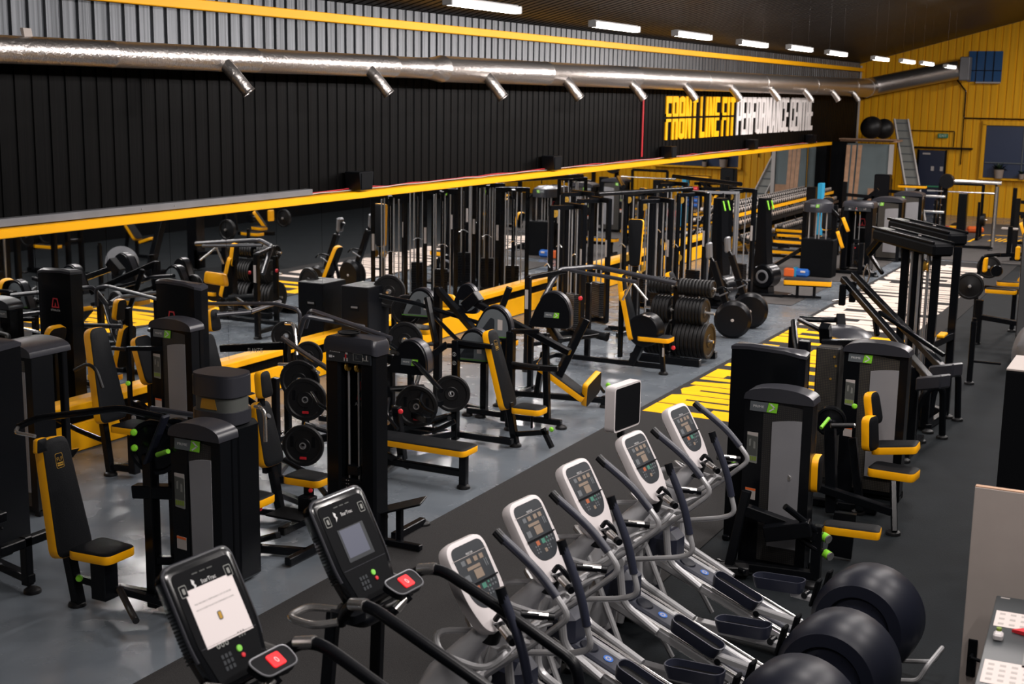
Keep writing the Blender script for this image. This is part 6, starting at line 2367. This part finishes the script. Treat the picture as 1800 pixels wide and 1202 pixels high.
# cabinet machine with rods above
x, y = -7.95, 31.9
t = ROOT('cable_cabinet_machine', 'black boxy cabinet machine with steel rods and a badge under its rounded cap', 'gym machine', x, y)
mb = MB('matte_black')
mb.box((x + .05, y, .47), (.78, .5, .92), .02)
mb.build('cabinet', t)
mb = MB('cap_black')
mb.lathe((x - .02, y, 1.72), Z, [(.0, .16), (.2, .15), (.34, .08), (.36, 0), (.36, -.14), (0, -.14)], 24)
mb.build('cap', t)
badge(t, (x - .02, y - .365, 1.74), X_, Z, -Y_, .22)
for s in (-.2, -.03, .05, .22):
    mb = MB('rod_steel')
    mb.cyl((x + s, y - .1, .9), (x + s, y - .1, 1.62), .018, n=8)
    mb.build('guide_rod', t)
frame(t, [((x + .36, y + .1, .05), (x + .36, y + .1, 1.75), .12), ((x + .1, y, 1.85), (x + .5, y - .1, 1.5), .06), ((x - .34, y, .9), (x - .34, y, 1.6), .1), ((x - 1.1, y - .3, .12), (x - .3, y, .7), .09), ((x - 1.1, y - .3, .75), (x - .6, y - .3, .72), .09), ((x - 1.1, y - .3, .05), (x - 1.1, y - .3, .75), .07)], [(x - 1.1, y - .3)])
# dark capped machine with slanted yellow pads
x, y = -7.35, 33.6
t = ROOT('assisted_dip_machine', 'dark capped open tower with steeply slanting yellow-edged pads', 'gym machine', x, y)
open_tower(t, x, y, 0, 1.78, .75, .5)
back(t, W(1478, 437, .75), 195, .42, .25, .25, -20)
back(t, W(1488, 408, 1.2), 195, .35, .25, .25, -24)
frame(t, [((x - .6, y - .8, .05), (x - .3, y - .4, 1.3), .1), ((x - .7, y - .9, .06), (x + .7, y - .9, .06), .08), ((x + .3, y - .9, .05), (x + .3, y - .9, .8), .12), ((x + .65, y - 1.1, .06), (x + .1, y - .6, .3), .1)], [(x + .7, y - 1.0)])
for (x, y, s_, lb) in ((-7.15, 36.2, 'a', 'badged black machine with grey side panel, nearer of the two far ones'), (-7.1, 38.8, 'b', 'badged black machine with grey side panel, farther of the two far ones')):
    t = ROOT('weight_machine', lb, 'gym machine', x, y)
    prime_tower(t, x, y, 0, 1.72, .78, .5)
    frame(t, [((x + .4, y, .05), (x + 1.3, y - .4, .05), .1), ((x + 1.2, y - .4, .05), (x + 1.2, y - .4, .5), .1)], [(x + 1.3, y - .4)])
    seat(t, (x + 1.15, y - .4, .58), 0)

# closet structure in the far corner with balls and planks
t = ROOT('storage_booth', 'blue-grey plastered storage booth with chipboard roof in the far corner', 'booth', -10.3, 48)
mb = MB('plaster_blue')
mb.box((-10.15, 48.0, 1.35), (1.15, .1, 2.7), 0)
mb.box((-11.2, 48.1, 1.35), (.9, .1, 2.7), 0)
mb.build('front_wall', t)
mb = MB('matte_black')
mb.box((-11.35, 47.9, 1.38), (.55, .06, 2.75))
mb.build('black_panel', t)
mb = MB('trim_white')
mb.box((-9.52, 47.95, 1.35), (.14, .14, 2.7))
mb.build('corner_post', t)
mb = MB('osb')
mb.obox((-10.4, 48.75, 2.80), (2.0, .2, 0), (-.15, 1.6, 0), (0, 0, .06))
mb.obox((-10.35, 47.9, 2.86), (1.9, .1, 0), (0, .6, 0), (0, .05, .03))
mb.build('roof_board', t)
for x, y, r_, lb in ((-10.38, 48.5, .40, 'large black exercise ball on the booth roof, left one'), (-10.0, 48.75, .36, 'black exercise ball on the booth roof, right one')):
    mb = MB('matte_black')
    mb.names[0] = 'rubber'
    mb.lathe((x, y, 2.86 + r_), Z, [(r_ * math.sin(math.pi * q / 16), -r_ * math.cos(math.pi * q / 16)) for q in range(17)], 28)
    one(mb, 'exercise_ball', lb, 'exercise ball', (x, y, 2.86), 'exercise balls on the booth roof')
for i in range(3):
    mb = MB('wood')
    x = -10.75 + i * .17
    mb.obox((x, 46.6 + .1 * i, 1.34), (.13, 0, 0), (0, .03, 0), (.02 * (i - 1), .35, 2.68))
    one(mb, 'timber_plank', ['pale timber plank leaning on the booth, left one', 'pale timber plank leaning on the booth, middle one', 'pale timber plank leaning on the booth, right one'][i], 'plank', (x, 46.6, 0), 'timber planks leaning on the booth')
mb = MB('wood')
mb.box((-9.95, 47.5, .95), (.42, .04, .42))
mb.bar((-9.95, 47.5, .02), (-9.95, 47.5, .8), .04)
one(mb, 'small_board', 'small square brown board in front of the blue-grey booth', 'board', (-9.95, 47.5, 0))
t = ROOT('ladder', 'tall pale aluminium ladder leaning in front of the yellow wall', 'ladder', -8.9, 49.5)
a, b = vec((-8.55, 48.6, .02)), vec((-9.72, 50.3, 3.55))
sdir = Vector((.24, .02, 0))
for s in (-1, 1):
    mb = MB('trim_white')
    mb.bar(a + sdir * s, b + sdir * s, .06, .09)
    mb.build('rail', t)
mb = MB('placard')
mb.obox((a + b) / 2 + Vector((0, .03, 0)), sdir * 2, (b - a), Vector((0, .01, 0)), 0)
for i in range(13):
    p = a.lerp(b, (i + .5) / 13)
    mb.mat('badge_grey')
    mb.bar(p - sdir, p + sdir, .035, .03)
mb.build('rungs', t)
# plants on the sill
for x, s_, lb in ((-6.35, 1.0, 'dark leafy plant in a pale pot on the sill of the large window'), (-5.55, .6, 'small dark plant on the sill of the large window')):
    t = ROOT('potted_plant', lb, 'plant', x, YE - .2)
    mb = MB('pot')
    mb.lathe((x, YE - .22, 1.46), Z, [(0, 0), (.14 * s_, 0), (.18 * s_, .32 * s_), (.16 * s_, .32 * s_), (.15 * s_, .28 * s_), (0, .28 * s_)], 18)
    mb.build('pot', t)
    mb = MB('leaf')
    rnd = random.Random(3)
    for q in range(46):
        a_ = rnd.uniform(0, 6.28)
        e_ = rnd.uniform(.1, 1.3)
        L2 = rnd.uniform(.2, .42) * s_
        d = Vector((math.cos(a_) * math.cos(e_), math.sin(a_) * math.cos(e_) * .5, math.sin(e_)))
        o_ = Vector((x, YE - .24, 1.46 + .3 * s_))
        w_ = d.cross(Z).normalized() * .04 * s_
        tip = o_ + d * L2 + Vector((0, 0, -.06))
        mb.add([o_, o_ + d * L2 * .5 + w_, tip, o_ + d * L2 * .5 - w_], [(0, 1, 2, 3)])
    mb.build('foliage', t)


# squat racks and machines in the far right
def far_rack(x, y, lb, hh=1.9, wd=1.2):
    t = ROOT('squat_rack', lb, 'rack', x, y)
    frame(t, [((x - wd / 2, y, .03), (x - wd / 2, y, hh), .09), ((x + wd / 2, y, .03), (x + wd / 2, y, hh), .09), ((x - wd / 2, y, hh), (x + wd / 2, y, hh), .09), ((x - wd / 2, y - .7, .05), (x - wd / 2, y + .3, .05), .09), ((x + wd / 2, y - .7, .05), (x + wd / 2, y + .3, .05), .09),
              ((x - wd / 2, y - .6, .05), (x - wd / 2, y - .6, 1.2), .08), ((x + wd / 2, y - .6, .05), (x + wd / 2, y - .6, 1.2), .08)], ())
    mb = MB('chrome')
    mb.cyl((x - wd * .75, y - .15, 1.45), (x + wd * .75, y - .15, 1.45), .022)
    mb.cyl((x - wd * .78, y - .15, 1.45), (x - wd * .6, y - .15, 1.45), .035)
    mb.cyl((x + wd * .6, y - .15, 1.45), (x + wd * .78, y - .15, 1.45), .035)
    mb.build('barbell', t)
    seat(t, (x, y - .5, .47), -90, 1.1, .3)
    for q, (dx, z_) in enumerate(((-.7, .6), (-.7, 1.0), (.7, .6))):
        mb = MB('rubber')
        mb.cyl((x + dx - .06, y + .1, z_), (x + dx + .06, y + .1, z_), .2, n=20)
        mb.mat('chrome')
        mb.cyl((x + dx - .12, y + .1, z_), (x + dx + .12, y + .1, z_), .025)
        mb.build('stored_plate', t)
    return t


far_rack(-6.4, 43.5, 'black squat rack with chrome bar in front of the dark blue door', 1.7, 1.3)
t = ROOT('smith_machine', 'grey framed machine with a long chrome top roller below the large window', 'gym machine', -5.7, 40.5)
frame(t, [((-6.4, 40.5, .03), (-6.4, 40.5, 1.9), .12), ((-5.0, 40.5, .03), (-5.0, 40.5, 1.95), .07), ((-6.4, 40.5, .06), (-5.0, 40.5, .06), .1), ((-5.9, 40.6, .05), (-5.9, 40.6, 1.6), .25)], [(-6.4, 40.2), (-5.0, 40.2)])
mb = MB('chrome')
mb.cyl((-6.3, 40.4, 1.95), (-4.85, 40.4, 1.95), .05, .06)
mb.cyl((-4.95, 40.35, .1), (-4.95, 40.35, 1.85), .05)
for z_ in (1.05, 1.5, .6):
    mb.cyl((-6.9, 40.2, z_), (-6.35, 40.2, z_), .04)
mb.build('chrome_bars', t)
mb = MB('plastic_black')
mb.lathe((-6.35, 40.3, 1.95), Y_, [(0, -.15), (.2, -.15), (.22, 0), (.2, .15), (0, .15)], 20)
mb.build('top_pulley', t)
for i, (x, y, lb) in enumerate(((-4.2, 42.5, 'black frame machine with yellow pads at the far right edge, front'), (-3.6, 38.0, 'dark plate machine at the far right edge beyond the white letters'), (-8.3, 44.5, 'black tower machine with a flat yellow pad in front of the ladder'), (-9.2, 42.0, 'black tower machine in front of the blue-grey booth'))):
    t = ROOT('weight_machine', lb, 'gym machine', x, y)
    frame(t, [((x - .5, y, .03), (x - .5, y, 1.7), .12), ((x + .4, y, .03), (x + .4, y, 1.3), .1), ((x - .5, y, 1.3), (x + .6, y, 1.25), .1), ((x - .6, y, .05), (x + .6, y, .05), .1), ((x, y - .3, .05), (x, y - .3, .9), .2), ((x - .3, y + .2, .8), (x + .5, y + .2, 1.5), .1)], [(x - .5, y), (x + .4, y)])
    if i < 2:
        wheel(t, (x + .1, y - .3, .8), (0, -1, 0), .28, .06, 'weight_disc', 'rubber')
    seat(t, (x + .3, y - .5, .5 if i != 2 else 1.55), 0, .6 if i != 2 else .9, .3)
    back(t, (x - .1, y - .5, .6), 0 if i % 2 else 180, .55, .3, .26, 20)
    if i == 2:
        mb = MB('plastic_black')
        mb.box((x - .7, y - .2, .95), (.5, .4, 1.8), .03)
        mb.build('shroud', t)
mb = MB('red')
mb.obox((-6.75, 44.8, .12), (.75, .2, 0), (-.1, .4, 0), (0, 0, .22), .05)
one(mb, 'red_bag', 'red bag lying on the far dark floor mat', 'bag', (-6.75, 44.8, .02))
mb = MB('orange')
mb.obox((-6.15, 45.4, .12), (.5, .1, 0), (-.1, .4, 0), (0, 0, .18), .05)
one(mb, 'orange_bag', 'orange bag next to the red bag on the far mat', 'bag', (-6.15, 45.4, .02))
mb = MB('paint_yellow')
for a, b in (((-5.9, 42.3), (-5.8, 44.9)), ((-5.8, 44.9), (-4.3, 44.9)), ((-4.3, 44.9), (-4.2, 42.3))):
    mb.bar((a[0], a[1], .0175), (b[0], b[1], .0175), .08, .003, 0)
for q in range(7):
    mb.bar((-5.4 + q * .15, 42.9, .0175), (-5.3 + q * .15, 43.9, .0175), .07, .003, 0)
one(mb, 'floor_marking', 'yellow painted marking on the far dark mat', 'floor marking', (-5, 43.5, .016), None)
# teal towel rack near the mirror end
mb = MB('teal')
mb.box((-9.55, 38.4, 1.0), (.14, .3, 1.7), .01)
mb.mat('blue')
for q in range(3):
    mb.cyl((-9.95, 38.4, 1.0 + q * .14), (-9.6, 38.4, 1.02 + q * .14), .06)
mb.mat('red')
mb.cyl((-9.95, 38.4, 1.5), (-9.6, 38.4, 1.5), .08)
one(mb, 'band_stand', 'teal stand with blue and red rolled bands near the end of the mirror', 'stand', (-9.6, 38.4, 0.15))
t = ROOT('weight_machine', 'black tower with yellow-edged pad beside the teal band stand', 'gym machine', -9.0, 36.6)
frame(t, [((-9.35, 36.6, .05), (-9.35, 36.6, 1.85), .25), ((-8.8, 36.6, .05), (-8.8, 36.6, 1.3), .1), ((-9.4, 36.6, .05), (-8.6, 36.6, .05), .1)], [(-8.6, 36.6)])
back(t, (-8.85, 36.5, .7), -70, .9, .3, .28, 4)

# more plates on the middle machines
for px, py, z, r, lb in ((712, 597, 1.05, .24, 'black plate on the press right behind the open tower, lower one'), (714, 545, 1.25, .22, 'black plate on the press right behind the open tower, upper one'), (684, 512, 1.25, .26, 'large black plate right of the loudspeaker box')):
    p = W(px, py, z)
    t = plate_disc(p, (.35, -1, 0), r, .06, lb, 'weight plates on the machines')
    k_ = thing('plate_stand', 'slim black post carrying the ' + lb.replace(', lower one', ' low').replace(', upper one', ' high'), 'stand', (p.x, p.y + .12, 0))
    frame(k_, [((p.x, p.y + .14, .03), (p.x, p.y + .14, z + .05), .07), ((p.x - .25, p.y + .14, .05), (p.x + .25, p.y + .14, .05), .07)], ())
    horn(k_, (p.x, p.y + .12, z), (p.x + .04, p.y - .12, z), .022)

# machines of the right hand side of the hall: out of the frame, seen in the mirror
t = ROOT('chest_machine', 'badged machine with yellow-edged pads seen only in the mirror, left end', 'gym machine', -.4, 19.6)
prime_tower(t, -.4, 19.6, 180)
back(t, (.35, 19.3, .55), 180, .8, .34, .26, 14)
seat(t, (.1, 19.3, .52), 180)
frame(t, [((.45, 19.3, .05), (.5, 19.3, 1.2)), ((.45, 19.3, .06), (-.3, 19.4, .06)), ((.1, 19.3, .05), (.1, 19.3, .45))], [(.45, 19.3)])
for x, y, lb in ((.2, 17.6, 'yellow-edged V shaped bench seen only in the mirror, nearer one'), (.4, 25.5, 'yellow-edged V shaped bench seen only in the mirror, farther one')):
    t = ROOT('incline_bench', lb, 'bench', x, y)
    back(t, (x, y, .5), 180, .75, .3, .26, 40)
    seat(t, (x - .25, y, .52), 180, .42, .3, pitch=18)
    frame(t, [((x + .1, y, .05), (x + .1, y, .5)), ((x - .4, y, .06), (x + .6, y, .06)), ((x + .5, y, .05), (x + .35, y, .8))], [(x - .4, y), (x + .6, y)])
t = ROOT('leg_press', 'large plate loaded frame seen only in the mirror above the red A tower', 'gym machine', .1, 22.2)
frame(t, [((-.5, 22.2, .05), (-.5, 22.2, 1.5), .1), ((.7, 22.2, .05), (.7, 22.2, 1.9), .1), ((-.6, 22.2, .06), (.8, 22.2, .06), .1), ((-.5, 22.2, 1.4), (.7, 22.2, .6), .1), ((-.5, 22.6, .05), (-.5, 22.6, 1.2), .1), ((-.5, 22.2, .8), (-.5, 22.6, .8), .08)], [(-.5, 22.0), (.7, 22.0)])
wheel(t, (-.2, 21.9, 1.0), (0, -1, 0), .26, .06, 'weight_disc', 'rubber')
wheel(t, (.4, 21.9, .9), (0, -1, 0), .26, .06, 'weight_disc', 'rubber')
seat(t, (-.3, 21.8, .75), 180, .6, .35)
t = ROOT('leg_press', 'plate loaded frame with a square yellow pad seen only in the mirror', 'gym machine', .6, 28.5)
frame(t, [((.1, 28.5, .05), (.1, 28.5, 1.6), .1), ((1.1, 28.5, .05), (1.1, 28.5, 1.6), .1), ((0, 28.5, .06), (1.2, 28.5, .06), .1), ((.1, 28.5, 1.2), (1.1, 28.5, 1.3), .1)], [(.1, 28.2)])
back(t, (.2, 28.3, 1.1), 180, .35, .45, .45, 5)
t = ROOT('storage_shelf', 'tall black shelf unit seen only in the mirror at its left end', 'shelf', 2.2, 18.5)
mb = MB('matte_black')
mb.box((2.6, 19, 1.1), (.6, 8, 2.2), .02)
mb.build('carcass', t)
for y in (15.5, 17, 18.6, 20.2, 22):
    mb = MB('label_white')
    mb.box((2.28, y, 1.9), (.02, .08, .35))
    mb.build('white_tag', t)
mb = MB('brick_tan')
mb.box((1.9, 20.5, .25), (.6, .9, .5), .02)
one(mb, 'cardboard_box', 'brown box on the floor seen only in the mirror', 'box', (1.9, 20.5, 0))
for x, y, rz, lb in ((-9.0, 23.6, -30, 'broad cable tower right behind the tall narrow pad'), (-10.9, 24.2, -30, 'cable tower standing close to the mirror')):
    cable_tower(x, y, rz, lb)

for o in list(bpy.data.objects):
    if '_w' in o:
        del o['_w']
